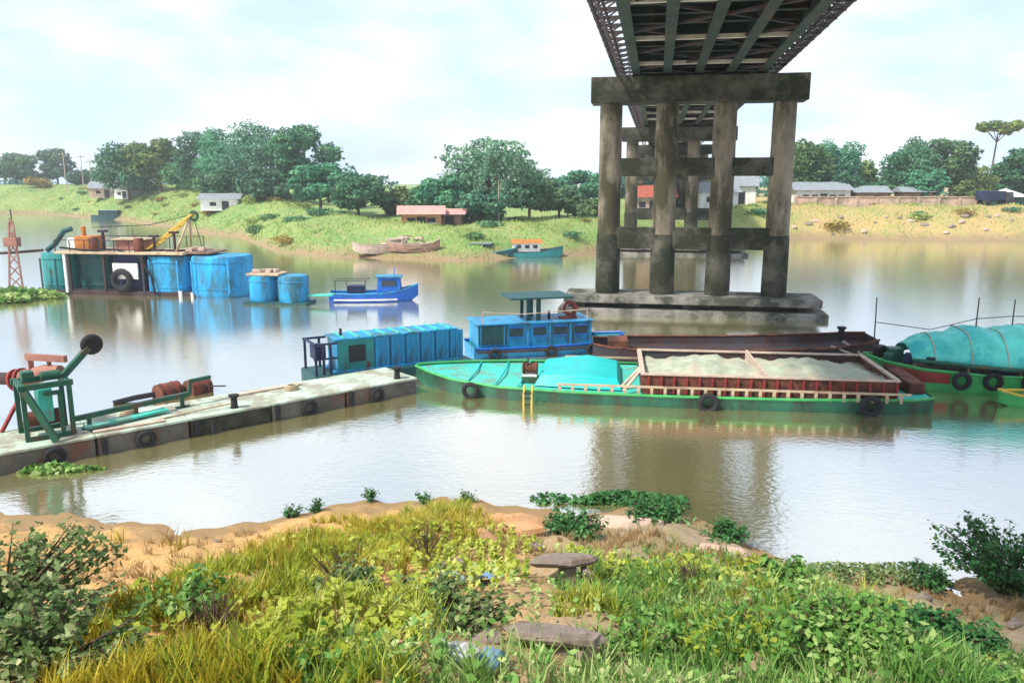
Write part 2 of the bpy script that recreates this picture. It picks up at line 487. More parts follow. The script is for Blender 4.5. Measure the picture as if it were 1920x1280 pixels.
def ground_material(name, cols, axis_split, scale, rim_h):
    """soil colours mixed by two noises; axis_split: (x0, x1) over which the soil changes from sandy to loamy"""
    m = bpy.data.materials.new(name)
    m.use_nodes = True
    n, l = m.node_tree.nodes, m.node_tree.links
    p = n['Principled BSDF']
    p.inputs['Roughness'].default_value = 0.95
    p.inputs['Specular IOR Level'].default_value = 0.15
    t = n.new('ShaderNodeTexCoord')
    def noise(sc_, det=6):
        z = n.new('ShaderNodeTexNoise')
        z.inputs['Scale'].default_value = sc_
        z.inputs['Detail'].default_value = det
        z.inputs['Roughness'].default_value = .65
        l.new(t.outputs['Object'], z.inputs['Vector'])
        return z.outputs['Fac']
    def mix(fac, a, b):
        k = n.new('ShaderNodeMix'); k.data_type = 'RGBA'
        l.new(fac, k.inputs[0])
        for sock, v in ((k.inputs[6], a), (k.inputs[7], b)):
            if isinstance(v, tuple): sock.default_value = v + (1,)
            else: l.new(v, sock)
        return k.outputs[2]
    def ramp(fac, a, b):
        r_ = n.new('ShaderNodeMapRange')
        l.new(fac, r_.inputs[0])
        r_.inputs[1].default_value, r_.inputs[2].default_value = a, b
        return r_.outputs[0]
    sx = n.new('ShaderNodeSeparateXYZ')
    l.new(t.outputs['Object'], sx.inputs[0])
    wob = n.new('ShaderNodeMath'); wob.operation = 'MULTIPLY_ADD'
    l.new(noise(scale * .5), wob.inputs[0])
    wob.inputs[1].default_value = (axis_split[1] - axis_split[0]) * 1.6
    l.new(sx.outputs[0], wob.inputs[2])
    off = (axis_split[1] - axis_split[0]) * .8
    side = ramp(wob.outputs[0], axis_split[0] + off, axis_split[1] + off)
    left = mix(ramp(noise(scale), .4, .62), cols[0], cols[1])
    right = mix(ramp(noise(scale * 1.3), .4, .62), cols[2], cols[3])
    c = mix(side, left, right)
    c = mix(ramp(noise(scale * 9, 3), .5, .75), c, cols[4])
    rim = n.new('ShaderNodeMath'); rim.operation = 'MULTIPLY_ADD'
    l.new(noise(scale * 4), rim.inputs[0]); rim.inputs[1].default_value = -rim_h * 1.6; l.new(sx.outputs[2], rim.inputs[2])
    c = mix(ramp(rim.outputs[0], rim_h * .2, -rim_h * .6), c, cols[5])
    l.new(c, p.inputs['Base Color'])
    bn = n.new('ShaderNodeBump')
    bn.inputs['Strength'].default_value = .5
    bn.inputs['Distance'].default_value = .05
    l.new(noise(scale * 12, 6), bn.inputs['Height'])
    l.new(bn.outputs['Normal'], p.inputs['Normal'])
    return m

GM = ground_material('near_bank_soil', [(0.58, 0.34, 0.13), (0.50, 0.31, 0.13), (0.25, 0.22, 0.12), (0.36, 0.28, 0.20), (0.30, 0.20, 0.10), (0.27, 0.18, 0.09)], (-1.5, 1.5), .7, .14)
xs = np.concatenate([np.linspace(-60, -18, 20), np.arange(-17.5, 17.6, .16), np.linspace(18, 60, 20)])
ts = np.concatenate([-np.array([9, 5, 3, 2, 1.4, 1, .7, .4, .2]), np.arange(0, 14, .16), np.arange(14, 30, 1.0), [45, 80]])
X, T = np.meshgrid(xs, ts, indexing='ij')
grid('near_bank_ground', X, shore(X) - T, z_near, GM)

GF = ground_material('far_bank_soil', [(0.15, 0.26, 0.075), (0.22, 0.29, 0.09), (0.42, 0.29, 0.13), (0.33, 0.29, 0.11), (0.34, 0.28, 0.14), (0.26, 0.19, 0.11)], (18, 40), .11, 1.1)
xs = np.concatenate([[-900, -600, -400, -300, -240], np.arange(-200, 121, 1.6), [140, 170, 220, 300, 450, 650, 900]])
ts = np.concatenate([-np.array([14, 8, 4, 2, 1]), np.arange(0, 30, 1.0), np.arange(30, 80, 4), [100, 140, 220, 400, 800, 1600]])
X, T = np.meshgrid(xs, ts, indexing='ij')
grid('far_bank_ground', X, far_shore(X) + T, z_far, GF)

# river bed keeps the muddy water closed from below
b = MB().add([(-2500, -300, -3.2), (2500, -300, -3.2), (2500, 2500, -3.2), (-2500, 2500, -3.2)], [(0, 1, 2, 3)]).build('river_bed', M['sand'])
b['kind'] = 'structure'

# water: muddy body under a mirror-like skin with small ripples
wm = bpy.data.materials.new('muddy_water')
wm.use_nodes = True
n, l = wm.node_tree.nodes, wm.node_tree.links
n.remove(n['Principled BSDF'])
t = n.new('ShaderNodeTexCoord')
def wnoise(scale, det, st):
    m_ = n.new('ShaderNodeMapping'); m_.inputs['Scale'].default_value = st
    l.new(t.outputs['Object'], m_.inputs['Vector'])
    z = n.new('ShaderNodeTexNoise')
    z.inputs['Scale'].default_value = scale
    z.inputs['Detail'].default_value = det
    l.new(m_.outputs['Vector'], z.inputs['Vector'])
    return z.outputs['Fac']
rip = n.new('ShaderNodeMath'); rip.operation = 'MULTIPLY_ADD'
l.new(wnoise(1.3, 4, (1, 1.6, 1)), rip.inputs[0]); rip.inputs[1].default_value = .7
l.new(wnoise(5, 3, (1, 1.4, 1)), rip.inputs[2])
bn = n.new('ShaderNodeBump')
bn.inputs['Strength'].default_value = .13
bn.inputs['Distance'].default_value = .05
l.new(rip.outputs[0], bn.inputs['Height'])
df = n.new('ShaderNodeBsdfDiffuse')
mr = n.new('ShaderNodeValToRGB')
mr.color_ramp.elements[0].position, mr.color_ramp.elements[0].color = .35, (0.23, 0.215, 0.07, 1)
mr.color_ramp.elements[1].position, mr.color_ramp.elements[1].color = .65, (0.29, 0.26, 0.10, 1)
l.new(wnoise(.12, 4, (1, 1, 1)), mr.inputs['Fac'])
l.new(mr.outputs['Color'], df.inputs['Color'])
gl = n.new('ShaderNodeBsdfGlossy')
gl.inputs['Roughness'].default_value = .11
gl.inputs['Color'].default_value = (.97, .97, .97, 1)
l.new(bn.outputs['Normal'], gl.inputs['Normal'])
fr = n.new('ShaderNodeFresnel')
fr.inputs['IOR'].default_value = 1.9
l.new(bn.outputs['Normal'], fr.inputs['Normal'])
fm = n.new('ShaderNodeMapRange')
l.new(fr.outputs[0], fm.inputs[0])
fm.inputs[1].default_value, fm.inputs[2].default_value = 0.05, 0.75
fm.inputs[3].default_value, fm.inputs[4].default_value = 0.66, 0.94
ms = n.new('ShaderNodeMixShader')
l.new(fm.outputs[0], ms.inputs[0])
l.new(df.outputs[0], ms.inputs[1]); l.new(gl.outputs[0], ms.inputs[2])
l.new(ms.outputs[0], n['Material Output'].inputs['Surface'])
w = MB().add([(-2200, 2, 0), (2200, 2, 0), (2200, 400, 0), (-2200, 400, 0)], [(0, 1, 2, 3)]).build('river_water', wm)
w['kind'] = 'structure'

# ------------------------------------------------------------------ bridge
BA = R(10.15)
def on_bridge(s):                                   # point on the bridge axis, s metres beyond the river pier
    return (9.8 + s * math.sin(BA), 44 + s * math.cos(BA))

deck = thing('bridge_deck', 'dark steel girder bridge deck crossing high over the river', 'bridge deck', (9.8, 44, 12.55), -BA)
Z0 = 0.12                                           # girder underside above the bearings
y0, y1 = -62, 150
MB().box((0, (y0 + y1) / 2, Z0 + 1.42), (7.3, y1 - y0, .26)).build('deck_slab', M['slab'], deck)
MB().box((0, (y0 + y1) / 2, Z0 + 1.60), (6.6, y1 - y0, .06)).build('road_surface', M['asphalt'], deck)
def igirder(x, h, w):
    b = MB()
    ym, yl = (y0 + y1) / 2, y1 - y0
    b.box((x, ym, Z0 + .03), (w, yl, .06)).box((x, ym, Z0 + .06 + (h - .12) / 2), (.05, yl, h - .12)).box((x, ym, Z0 + h - .03), (w, yl, .06))
    return b
for x in (-3.2, -1.6, 0, 1.6, 3.2):
    igirder(x, 1.28, .42).build('girder', M['steel_green'], deck)
xb = MB()
for x in (-2.4, -.8, .8, 2.4):
    xb.box((x, 0, 0), (1.5, .14, .62)).box((x, 0, -.33), (1.5, .3, .05))
xb0 = xb.build('cross_beam', M['steel_green'], deck, loc=(0, y0 + 1, Z0 + .75))
xp = MB()
for x in (-2.4, -.8, .8, 2.4):
    xp.box((x, 0, 0), (1.5, .22, .16))
xp0 = None
y = y0 + 2.8
k = 0
while y < y1 - 1:
    k += 1
    if k % 4 == 1:
        if xp0 is None: xp0 = xp.build('concrete_beam', M['pale'], deck, loc=(0, y, Z0 + .16))
        else: share(xp0, deck, (0, y, Z0 + .16))
    else:
        share(xb0, deck, (0, y, Z0 + .75))
    y += 1.75
# wind bracing under the girders
br = MB().bar((-3.1, 0, 0), (3.1, 5.25, 0), .1, .1).bar((3.1, 0, -.12), (-3.1, 5.25, -.12), .1, .1)
br0 = None
for i in range(30):
    loc = (0, -38 + 5.25 * i, Z0 + .28)
    if br0 is None: br0 = br.build('wind_bracing', M['steel_grey'], deck, loc=loc)
    else: share(br0, deck, loc)
# side lattice: pipes carried on brackets outside the girders, with diagonals
for s in (-1, 1):
    for xx, r_, z in ((4.38, .09, .42), (3.95, .06, .40), (4.38, .05, 1.15)):
        MB().cyl((s * xx, y0, Z0 + z), (s * xx, y1, Z0 + z), r_, n=8).build('side_pipe', M['steel_grey'], deck, smooth=40)
    bk = MB().bar((s * 3.2, 0, 0), (s * 4.45, 0, 0), .09, .12).bar((s * 4.4, 0, 0), (s * 4.4, 0, .85), .07).bar((s * 3.3, 0, .8), (s * 4.4, 0, .05), .06)
    dg = MB().bar((s * 3.4, 0, .02), (s * 4.38, 1.45, .02), .06).bar((s * 4.4, 0, .06), (s * 4.4, 1.45, .76), .05)
    b0 = d0 = None
    yy = -24
    while yy < 60:
        loc = (0, yy, Z0 + .38)
        if b0 is None:
            b0 = bk.build('side_bracket', M['steel_grey'], deck, loc=loc)
            d0 = dg.build('lattice_diagonal', M['steel_grey'], deck, loc=loc)
        else:
            share(b0, deck, loc); share(d0, deck, loc)
        yy += 1.5
    # parapet on the road edge
    rp = MB().box((s * 3.5, 0, 0), (.12, .12, .9))
    r0 = rp.build('railing_post', M['concrete'], deck, loc=(0, -24, Z0 + 2.05))
    for i in range(1, 42): share(r0, deck, (0, -24 + 2 * i, Z0 + 2.05))
    for z in (2.1, 2.46):
        MB().box((s * 3.5, (y0 + y1) / 2, Z0 + z), (.08, y1 - y0, .1)).build('railing', M['concrete'], deck)

def make_pier():
    t_ = thing('bridge_pier', 'concrete bridge pier with four columns standing on a footing in the water', 'pier')
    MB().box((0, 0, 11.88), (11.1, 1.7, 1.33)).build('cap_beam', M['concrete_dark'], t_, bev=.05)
    for x in (-4.5, -1.5, 1.5, 4.5):
        MB().lathe([(.62, 1.0), (.62, 3), (.6, 11.2)], 20, (x, 0, 0)).build('column', M['concrete'], t_, smooth=40)
        MB().lathe([(.64, 1.0), (.68, 1.3), (.66, 3.9), (.63, 4.3)], 18, (x, 0, 0)).build('column_stain_band', M['concrete_dark'], t_, smooth=40)
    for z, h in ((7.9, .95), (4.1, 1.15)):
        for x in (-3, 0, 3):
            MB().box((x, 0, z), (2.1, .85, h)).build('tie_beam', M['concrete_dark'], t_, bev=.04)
    MB().box((0, 0, .82), (13.6, 3.0, .42)).build('footing_upper_slab', M['concrete_foot'], t_, bev=.05)
    MB().box((0, 0, .1), (14.2, 3.6, .46)).build('footing_lower_slab', M['concrete_foot'], t_, bev=.05)
    for x in (-6, -3, 0, 3, 6):
        MB().box((x, 0, .47), (.7, 2.4, .3)).build('footing_spacer', M['concrete_dark'], t_)
    for x in (-3.2, -1.6, 0, 1.6, 3.2):
        MB().box((x, 0, 12.60), (.5, .6, .1)).build('bearing', M['black'], t_)
    return t_
pier = make_pier()
pier.location = (9.8, 44, 0)
pier.rotation_euler = (0, 0, -BA)
far_labels = {38: 'bridge pier standing at the far water edge behind the river pier', 76: 'bridge pier on the grassy far bank behind the trees', 114: 'last bridge pier deep inland under the deck end'}
for s, lb in far_labels.items():
    p2 = copy_tree(pier)
    x_, y_ = on_bridge(s)
    p2.location = (x_, y_, -.05 if s < 40 else 0)
    p2['label'] = lb
    p2['group'] = 'piers under the bridge'
pier['group'] = 'piers under the bridge'

def tyre(parent, c, R_=.26, r=.09, axis='y'):
    return MB().torus(c, R_, r, axis, 16, 8).build('tyre_fender', M['black'], parent, smooth=50)

# ------------------------------------------------------------------ floating pontoon walkway
PA = R(40.1)
PD, PN = np.array([math.cos(PA), math.sin(PA)]), np.array([-math.sin(PA), math.cos(PA)])
PO = np.array([-12.57, 18.63])
def on_pontoon(s, d, z=0.0):
    q = PO + PD * s + PN * d
    return (q[0], q[1], z)
pt = thing('floating_pontoon', 'long grey floating pontoon with pale mint deck leading to the blue deckhouse', 'pontoon', on_pontoon(0, 0), PA)
secs = [-3.0, -.4, 2.2, 4.6, 7.0, 9.5, 12.2]
for i in range(len(secs) - 1):
    a, c_ = secs[i] + .03, secs[i + 1] - .03
    MB().box(((a + c_) / 2, 1.0, .08), (c_ - a, 2.0, .78)).build('float_section', M['pontoon'] if i % 3 else M['concrete_dark'], pt, bev=.04)
    MB().box(((a + c_) / 2, 1.0, .51), (c_ - a + .03, 2.06, .07)).build('deck_plate', M['mint'], pt, bev=.015)
    MB().box((a + .15, -.05, .25), (.12, .1, .42)).build('rubbing_post', M['black'], pt)
for s in (6.0, 11.6):
    MB().lathe([(.13, 0), (.1, .06), (.09, .3), (.15, .34), (.15, .4)], 14, (s, .3, .545)).build('bollard', M['black'], pt, smooth=40)
MB().tube([(5.2, -.03, .4), (5.2, -.12, .1), (5.3, -.1, -.3)], .05, 8).build('mooring_chain', M['black'], pt)

for s in (1.2, 3.4, 8.2, 10.6):
    tyre(pt, (s, -.06, .2), .2, .075)
MB().tube([(6.0, .3, .7), (4.6, .5, .58), (3.2, .25, .57), (2.4, -.04, .5)], .025, 6).build('mooring_rope', M['beige'], pt, smooth=60)
# winch frame standing on the pontoon
wf = thing('winch_frame', 'dark green steel winch frame with black pulley standing on the pontoon', 'winch', on_pontoon(.75, 1.0, .547), PA)
for x, yy in ((0, -.45), (1.05, -.45), (0, .55), (1.05, .55)):
    MB().box((x, yy, .68), (.11, .11, 1.36)).build('post', M['green_frame'], wf)
MB().bar((-.1, -.45, 1.4), (1.15, -.45, 1.4), .12, .14).bar((-.1, .55, 1.4), (1.15, .55, 1.4), .12, .14).bar((0, -.5, 1.4), (0, .6, 1.4), .12).bar((1.05, -.5, 1.4), (1.05, .6, 1.4), .12).build('top_frame', M['green_frame'], wf)
MB().box((.52, 0, .82), (.34, .5, .9)).build('gear_housing', M['turq'], wf, bev=.03)
MB().bar((.82, -.45, .1), (.82, -.45, 1.2), .1).bar((.45, -.45, 1.18), (.86, -.45, 1.18), .1).build('guide_bracket', M['green_frame'], wf)
MB().cyl((.1, .05, .45), (.95, .05, .45), .2, n=16).build('winch_drum', M['rust'], wf, smooth=40)
MB().bar((0, -.45, .05), (1.05, -.45, .05), .14, .1).bar((0, .55, .05), (1.05, .55, .05), .14, .1).build('base_rail', M['green_frame'], wf)
MB().bar((1.0, .1, 1.42), (1.75, .3, 2.1), .12, .16).build('pulley_arm', M['green_frame'], wf)
MB().torus((1.85, .33, 2.18), .2, .09, 'y', 18, 8).cyl((1.85, .28, 2.18), (1.85, .38, 2.18), .14, n=14).build('pulley', M['black'], wf, smooth=50)
MB().box((.2, 0, 1.6), (.28, .34, .28)).cyl((.5, 0, 1.55), (.95, 0, 1.55), .13, n=12).build('motor', M['green_frame'], wf, bev=.02)
MB().bar((.02, -.62, 1.35), (.55, -.95, .03), .1, .16).build('brace', M['green_frame'], wf)
bm_ = thing('boom_beam', 'long dark green beam on short legs beside the winch frame', 'beam', on_pontoon(2.1, .9, .547), PA)
MB().bar((-.3, -.15, .34), (3.0, .5, .36), .12, .13).build('beam', M['green_frame'], bm_)
for x, yy in ((.15, -.05), (1.4, .18), (2.75, .44)):
    MB().bar((x, yy, .0), (x, yy, .28), .1).bar((x - .2, yy, .02), (x + .2, yy, .02), .1, .04).build('leg', M['green_frame'], bm_)
MB().bar((.0, -.3, .1), (2.2, .15, .1), .3, .06).build('trough', M['turq'], bm_)
MB().bar((3.0, .5, .36), (3.05, .55, .75), .1).bar((3.05, .55, .72), (3.7, .7, .72), .1).build('gooseneck', M['green_frame'], bm_)
# discharge pipe reaching in from the left
pp = thing('dredge_pipe', 'rusty red discharge pipe with raised bracket, running off behind the winch frame', 'pipe', on_pontoon(1.3, 1.75, .547), PA)
MB().tube([(-.25, .75, 1.22), (-.8, 2.0, 1.12), (-1.7, 3.9, 1.0), (-2.6, 5.8, .95)], [.17, .17, .17, .17], 14).build('pipe', M['rust_dark'], pp, smooth=40)
MB().tube([(.5, -.35, 1.55), (.2, .15, 1.45), (-.3, .85, 1.2)], [.15, .22, .25], 14).build('flange_pipe', M['pinkrust'], pp, smooth=40)
for q in (0, 1):
    MB().cyl((-.22 - .12 * q, .72 + .16 * q, 1.24 - .04 * q), (-.26 - .12 * q, .78 + .16 * q, 1.225 - .04 * q), .31, n=16).build('flange', M['rust_red'], pp, smooth=40)
MB().bar((-.05, .45, 1.3), (-.05, .45, 1.92), .13).bar((-.12, .5, 1.88), (.62, -.5, 1.88), .13, .17).bar((.3, -.05, 1.5), (.3, -.05, 1.85), .1).build('lifting_bracket', M['pinkrust'], pp)
MB().bar((-.2, .55, 1.1), (-.95, .15, .0), .08).bar((-.25, .45, 1.1), (-.45, -.1, .0), .08).build('trestle', M['rust_red'], pp)
# small gear on the pontoon deck
for i, (s, d, hh) in enumerate(((-1.2, 1.6, .5), (-.5, 2.2, .35), (.15, 2.3, .42))):
    g_ = thing('deck_valve', 'small dark green valve wheel standing on the mint pontoon deck', 'valve', on_pontoon(s, d, .547), PA + i, 'valves on the pontoon deck')
    MB().cyl((0, 0, 0), (0, 0, hh), .06, n=10).build('stem', M['green_frame'], g_, smooth=40)
    MB().torus((0, 0, hh), .13, .03, 'z', 14, 6).bar((-.13, 0, hh), (.13, 0, hh), .03).build('hand_wheel', M['green_frame'], g_)
for i, (s, d) in enumerate(((-1.6, .7), (3.4, 1.55), (8.2, 1.2))):
    rc = thing('rope_coil', ('coil of pale rope lying by the valve wheels', 'coil of pale rope lying behind the green beam', 'coil of pale rope lying between the two bollards')[i], 'rope coil', on_pontoon(s, d, .547))
    for k_ in range(3):
        MB().torus((.02 * k_, .01 * k_, .03 + .05 * k_), .22 - .03 * k_, .03, 'z', 18, 6).build('rope_turn', M['beige'], rc, smooth=60)
for i, (s, d, ln, a) in enumerate(((-1.0, .35, 1.5, .12), (3.1, .25, 1.8, -.06), (7.6, 1.6, 2.2, .04))):
    pk = MB().box((0, 0, .03), (ln, .2, .05)).build('loose_plank', M['wood_pale'], bev=.008, loc=on_pontoon(s, d, .547))
    pk.rotation_euler = (0, 0, PA + a)
    tag(pk, ('short loose plank lying before the valve wheels', 'loose plank lying along the pontoon edge by the green beam', 'long loose plank lying near the far bollard')[i], 'plank')
for i, (s, d, c_) in enumerate(((-1.9, 1.5, 'green_frame'), (-.2, 1.55, 'rust'))):
    jc = thing('jerrycan', ('dark green jerrycan on the mint pontoon deck', 'rusty red jerrycan on the mint pontoon deck')[i], 'jerrycan', on_pontoon(s, d, .547), i)
    MB().box((0, 0, .19), (.3, .18, .38)).build('body', M[c_], jc, bev=.04)
    MB().tube([(-.09, 0, .37), (-.08, 0, .44), (.06, 0, .44), (.07, 0, .37)], .018, 6).build('handle', M[c_], jc)
# rusty float drums behind the pontoon
for i, (x, yy, lb) in enumerate(((-11.55, 26.0, 'rusty float drum moored behind the pontoon, joined to the dark hose'), (-10.78, 26.6, 'rusty float drum moored behind the pontoon, with a thin rod sticking out'))):
    fd = thing('float_drum', lb, 'float', (x, yy, 0), R(55), 'float drums behind the pontoon')
    MB().tube([(-.42, 0, .14), (-.38, 0, .14), (.38, 0, .14), (.42, 0, .14)], [.2, .34, .34, .2], 16).build('drum', M['rust'], fd, smooth=40)
    for q in (-.2, .2):
        MB().torus((q, 0, .14), .345, .02, 'x', 18, 6).build('hoop', M['rust_red'], fd)
    if i: MB().tube([(0, -.3, .25), (.4, -1.0, .28)], .025, 6).build('rod', M['black'], fd)
hs = MB().tube([(-12.9, 25.0, .05), (-12.4, 25.4, .12), (-11.9, 25.75, .15), (-11.2, 26.3, .14)], .09, 8).build('rubber_hose', M['black'], smooth=40)
tag(hs, 'dark rubber hose floating behind the pontoon by the rusty drums', 'hose')

# ------------------------------------------------------------------ boat helpers
def hull_rings(Ls, half, sheer, keel, flat=.75):
    rings = []
    for x, hw, zt, zk in zip(Ls, half, sheer, keel):
        rings.append([(x, -hw, zt), (x, -hw * .97, zt * .35 + zk * .2), (x, -hw * flat, zk * .8), (x, 0, zk), (x, hw * flat, zk * .8), (x, hw * .97, zt * .35 + zk * .2), (x, hw, zt)])
    return rings
def make_hull(parent, Ls, half, sheer, keel, m, deckm, inset=.08, flat=.75, rim=None):
    MB().loft(hull_rings(Ls, half, sheer, keel, flat)).build('hull', m, parent, smooth=35)
    d = MB()
    d.loft([[(x, -hw * .965, zt - inset), (x, hw * .965, zt - inset)] for x, hw, zt in zip(Ls, half, sheer)], cap=False)
    d.build('deck', deckm, parent)
    if rim:
        for s in (-1, 1):
            MB().tube([(x, s * hw, zt + .015) for x, hw, zt in zip(Ls, half, sheer)], .045, 6).build('gunwale', rim, parent, smooth=40)
# ------------------------------------------------------------------ blue deckhouse barge at the end of the pontoon
db = thing('deckhouse_barge', 'low barge carrying a long ribbed blue steel deckhouse at the pontoon end', 'barge', (-6.25, 27.85, 0), R(29.5))
MB().box((2.2, .62, .08), (6.2, 1.9, .6)).build('hull', M['teal_dark'], db, bev=.06)
wl_ = 4.72
MB().box((2.36, .6, .40), (4.9, 1.4, .06)).build('base_plate', M['blue'], db)
MB().box((2.36, .6, .98), (4.66, 1.12, 1.1)).build('deckhouse_core', M['blue'], db)
pan = MB()
pan.box((0, 0, 0), (.54, .05, 1.1))
for q in (-.2, 0, .2): pan.box((q, -.035, 0), (.07, .05, 1.08))
p0 = pan.build('side_panel', M['blue'], db, loc=(1.72, .0, .98))
for i in range(1, 6): share(p0, db, (1.72 + i * .6, .0, .98))
MB().box((.72, .02, .98), (1.36, .05, 1.1)).build('end_panel', M['teal'], db)
MB().box((.76, -.02, 1.02), (.62, .04, .6)).build('window_opening', M['dark'], db)
MB().box((2.36, .6, 1.565), (4.84, 1.3, .07)).build('roof', M['blue_bright'], db, bev=.02)
for i in range(9):
    MB().box((.3 + i * .52, .6, 1.62), (.09, 1.24, .05)).build('roof_rib', M['turq'], db)
for x, yy in ((-.78, -.1), (-.25, -.1), (-.78, 1.3), (-.25, 1.3), (-.5, -.1)):
    MB().box((x, yy, .93), (.08, .08, 1.15)).build('frame_post', M['navy'], db)
MB().bar((-.85, -.1, 1.48), (.0, -.1, 1.48), .07).bar((-.85, 1.3, 1.48), (.0, 1.3, 1.48), .07).bar((-.78, -.15, 1.48), (-.78, 1.35, 1.48), .07).bar((-.85, -.1, .95), (-.0, -.1, .95), .06).build('frame_rail', M['navy'], db)
MB().box((-.5, .6, 1.1), (.4, .7, .5)).build('machine_box', M['navy'], db, bev=.03)
MB().cyl((.3, .4, 1.6), (.3, .4, 1.9), .05, n=8).build('exhaust_pipe', M['black'], db)

# ------------------------------------------------------------------ blue work boat with canopy
tb = thing('work_boat', 'blue steel work boat with flat dark canopy on posts, moored behind the turquoise barge', 'boat', (1.1, 33.6, 0), R(14.5))
make_hull(tb, [-3.0, -2.6, 0, 2.4, 3.2, 3.9], [1.05, 1.15, 1.25, 1.15, .75, .15], [.42, .4, .4, .42, .5, .6], [-.3, -.4, -.45, -.4, -.3, .1], M['blue'], M['teal'], rim=M['blue_deep'])
MB().box((-.35, 0, .86), (4.9, 1.9, .98)).build('cabin', M['blue_bright'], tb, bev=.04)
MB().box((-2.2, -.975, .95), (1.2, .05, .75)).build('dark_side_panel', M['teal_dark'], tb)
for x in (-1.2, -.2, .7, 1.6):
    f_ = MB().box((x, -.97, 1.02), (.55, .05, .34)).build('cabin_window', M['glass'], tb)
    MB().box((x, -.985, .83), (.62, .06, .04)).box((x, -.985, 1.21), (.62, .06, .04)).build('window_frame', M['blue_deep'], f_)
MB().box((-.35, 0, 1.38), (5.1, 2.05, .06)).build('cabin_roof', M['blue'], tb, bev=.02)
for x in (-.55, -.12):
    MB().box((x, -.5, 1.87), (.16, .16, .94)).build('canopy_post', M['teal_dark'], tb)
    MB().box((x, .6, 1.87), (.12, .12, .94)).build('canopy_post', M['teal_dark'], tb)
MB().box((-.05, .1, 2.37), (2.75, 1.9, .08)).build('canopy', M['teal_dark'], tb, bev=.02)
MB().torus((1.25, -.55, 1.86), .26, .07, 'y', 18, 8).build('lifebuoy', M['rust_red'], tb, smooth=50)
MB().box((1.45, -.5, 1.68), (.14, .14, .56)).box((1.2, -.4, 1.45), (.7, .4, .12)).build('lifebuoy_stand', M['rust_red'], tb)
MB().cyl((.4, -.3, 1.4), (.4, -.3, 1.75), .06, n=8).build('vent_pipe', M['black'], tb)
for x in (-2.7, -1.72, -.7, .25, 1.15, 2.02):
    MB().box((x, -.975, .86), (.05, .06, .92)).build('plate_seam', M['blue'], tb)
for x in (-2.2, .2, 2.0): tyre(tb, (x, -1.3, .2), .2, .07)
MB().tube([(-2.6, -.9, 1.9), (-.9, -.9, 1.75), (1.9, -.9, 1.85)], .02, 5).bar((-2.6, -.9, 1.4), (-2.6, -.9, 1.92), .04).bar((1.9, -.9, 1.4), (1.9, -.9, 1.88), .04).build('rope_rail', M['wood_pale'], tb)
MB().tube([(-2.9, -1.2, .3), (0, -1.32, .28), (2.5, -1.22, .3)], .05, 6).build('rubbing_strake', M['rust_dark'], tb)

# ------------------------------------------------------------------ turquoise sand barge
BR = R(-7.2)
sb = thing('sand_barge', 'long green hulled barge with turquoise bow deck and rusty sand hold', 'barge', (5.0, 26.95, 0), BR)
# local +x towards the stern on the right; bow tip at x = -8.4
xs_ = [-8.5, -7.9, -6.9, -5.2, -3.0, 0, 4, 7.8, 8.4]
hw_ = [.12, .75, 1.45, 2.05, 2.3, 2.38, 2.38, 2.2, 2.0]
zt_ = [.62, .56, .48, .42, .40, .38, .40, .46, .5]
zk_ = [.25, -.2, -.4, -.5, -.55, -.55, -.55, -.45, -.3]
make_hull(sb, xs_, hw_, zt_, zk_, M['hull_green'], M['turq'], .05, .85, M['green_bright'])
# raised cyan hatch cover behind the bow
MB().loft([[(-4.1, -1.5, .40), (-3.9, -1.25, .72), (-3.9, 1.25, .72), (-4.1, 1.5, .40)], [(-2.4, -1.75, .40), (-2.4, -1.5, .85), (-2.4, 1.5, .85), (-2.4, 1.75, .40)],
           [(-1.2, -1.75, .38), (-1.35, -1.45, .68), (-1.35, 1.45, .68), (-1.2, 1.75, .38)]]).build('hatch_cover', M['turq_cyan'], sb, smooth=30, bev=.02)
for x in (-6.4, -5.4, -4.6):
    MB().tube([(x, -hw, .44) for hw in (1.55 + (x + 6.6) * .22,)] + [(x + .1, 0, .5), (x, 1.55 + (x + 6.6) * .22, .44)], .03, 6).build('deck_seam', M['turq_cyan'], sb)
# bulwark along the near side: posts and rail
pb = MB().box((0, 0, 0), (.09, .07, .26)).build('bulwark_post', M['beige'], sb, loc=(-3.2, -2.27, .52))
for i in range(1, 26):
    share(pb, sb, (-3.2 + i * .42, -2.3, .51))
MB().bar((-3.3, -2.29, .66), (7.6, -2.29, .66), .07, .06).build('bulwark_rail', M['beige'], sb)
MB().bar((-3.3, 2.29, .6), (7.6, 2.29, .6), .07, .06).build('bulwark_rail', M['beige'], sb)
# rusty coaming round the hold
cx0, cx1, cw, cz0, cz1 = -.55, 7.3, 1.95, .36, .98
for s in (-1, 1):
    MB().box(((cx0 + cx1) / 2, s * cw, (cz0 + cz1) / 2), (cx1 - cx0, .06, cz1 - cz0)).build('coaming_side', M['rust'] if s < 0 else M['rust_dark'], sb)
    MB().box(((cx0 + cx1) / 2, s * cw, cz1 + .025), (cx1 - cx0 + .1, .16, .05)).build('coaming_ledge', M['wood_pale'], sb)
for x in (cx0, cx1):
    MB().box((x, 0, (cz0 + cz1) / 2), (.06, 2 * cw - .08, cz1 - cz0)).build('coaming_end', M['rust'], sb)
    MB().box((x, 0, cz1 + .025), (.16, 2 * cw - .2, .05)).build('coaming_ledge', M['wood_pale'], sb)
rb = MB().box((0, 0, 0), (.07, .1, .56)).build('coaming_rib', M['rust_red'], sb, loc=(cx0 + .2, -cw - .07, .66))
for i in range(1, 20):
    share(rb, sb, (cx0 + .2 + i * .4, -cw - .07, .66))
gx, gy = np.meshgrid(np.linspace(cx0 + .04, cx1 - .04, 60), np.linspace(-cw + .04, cw - .04, 28), indexing='ij')
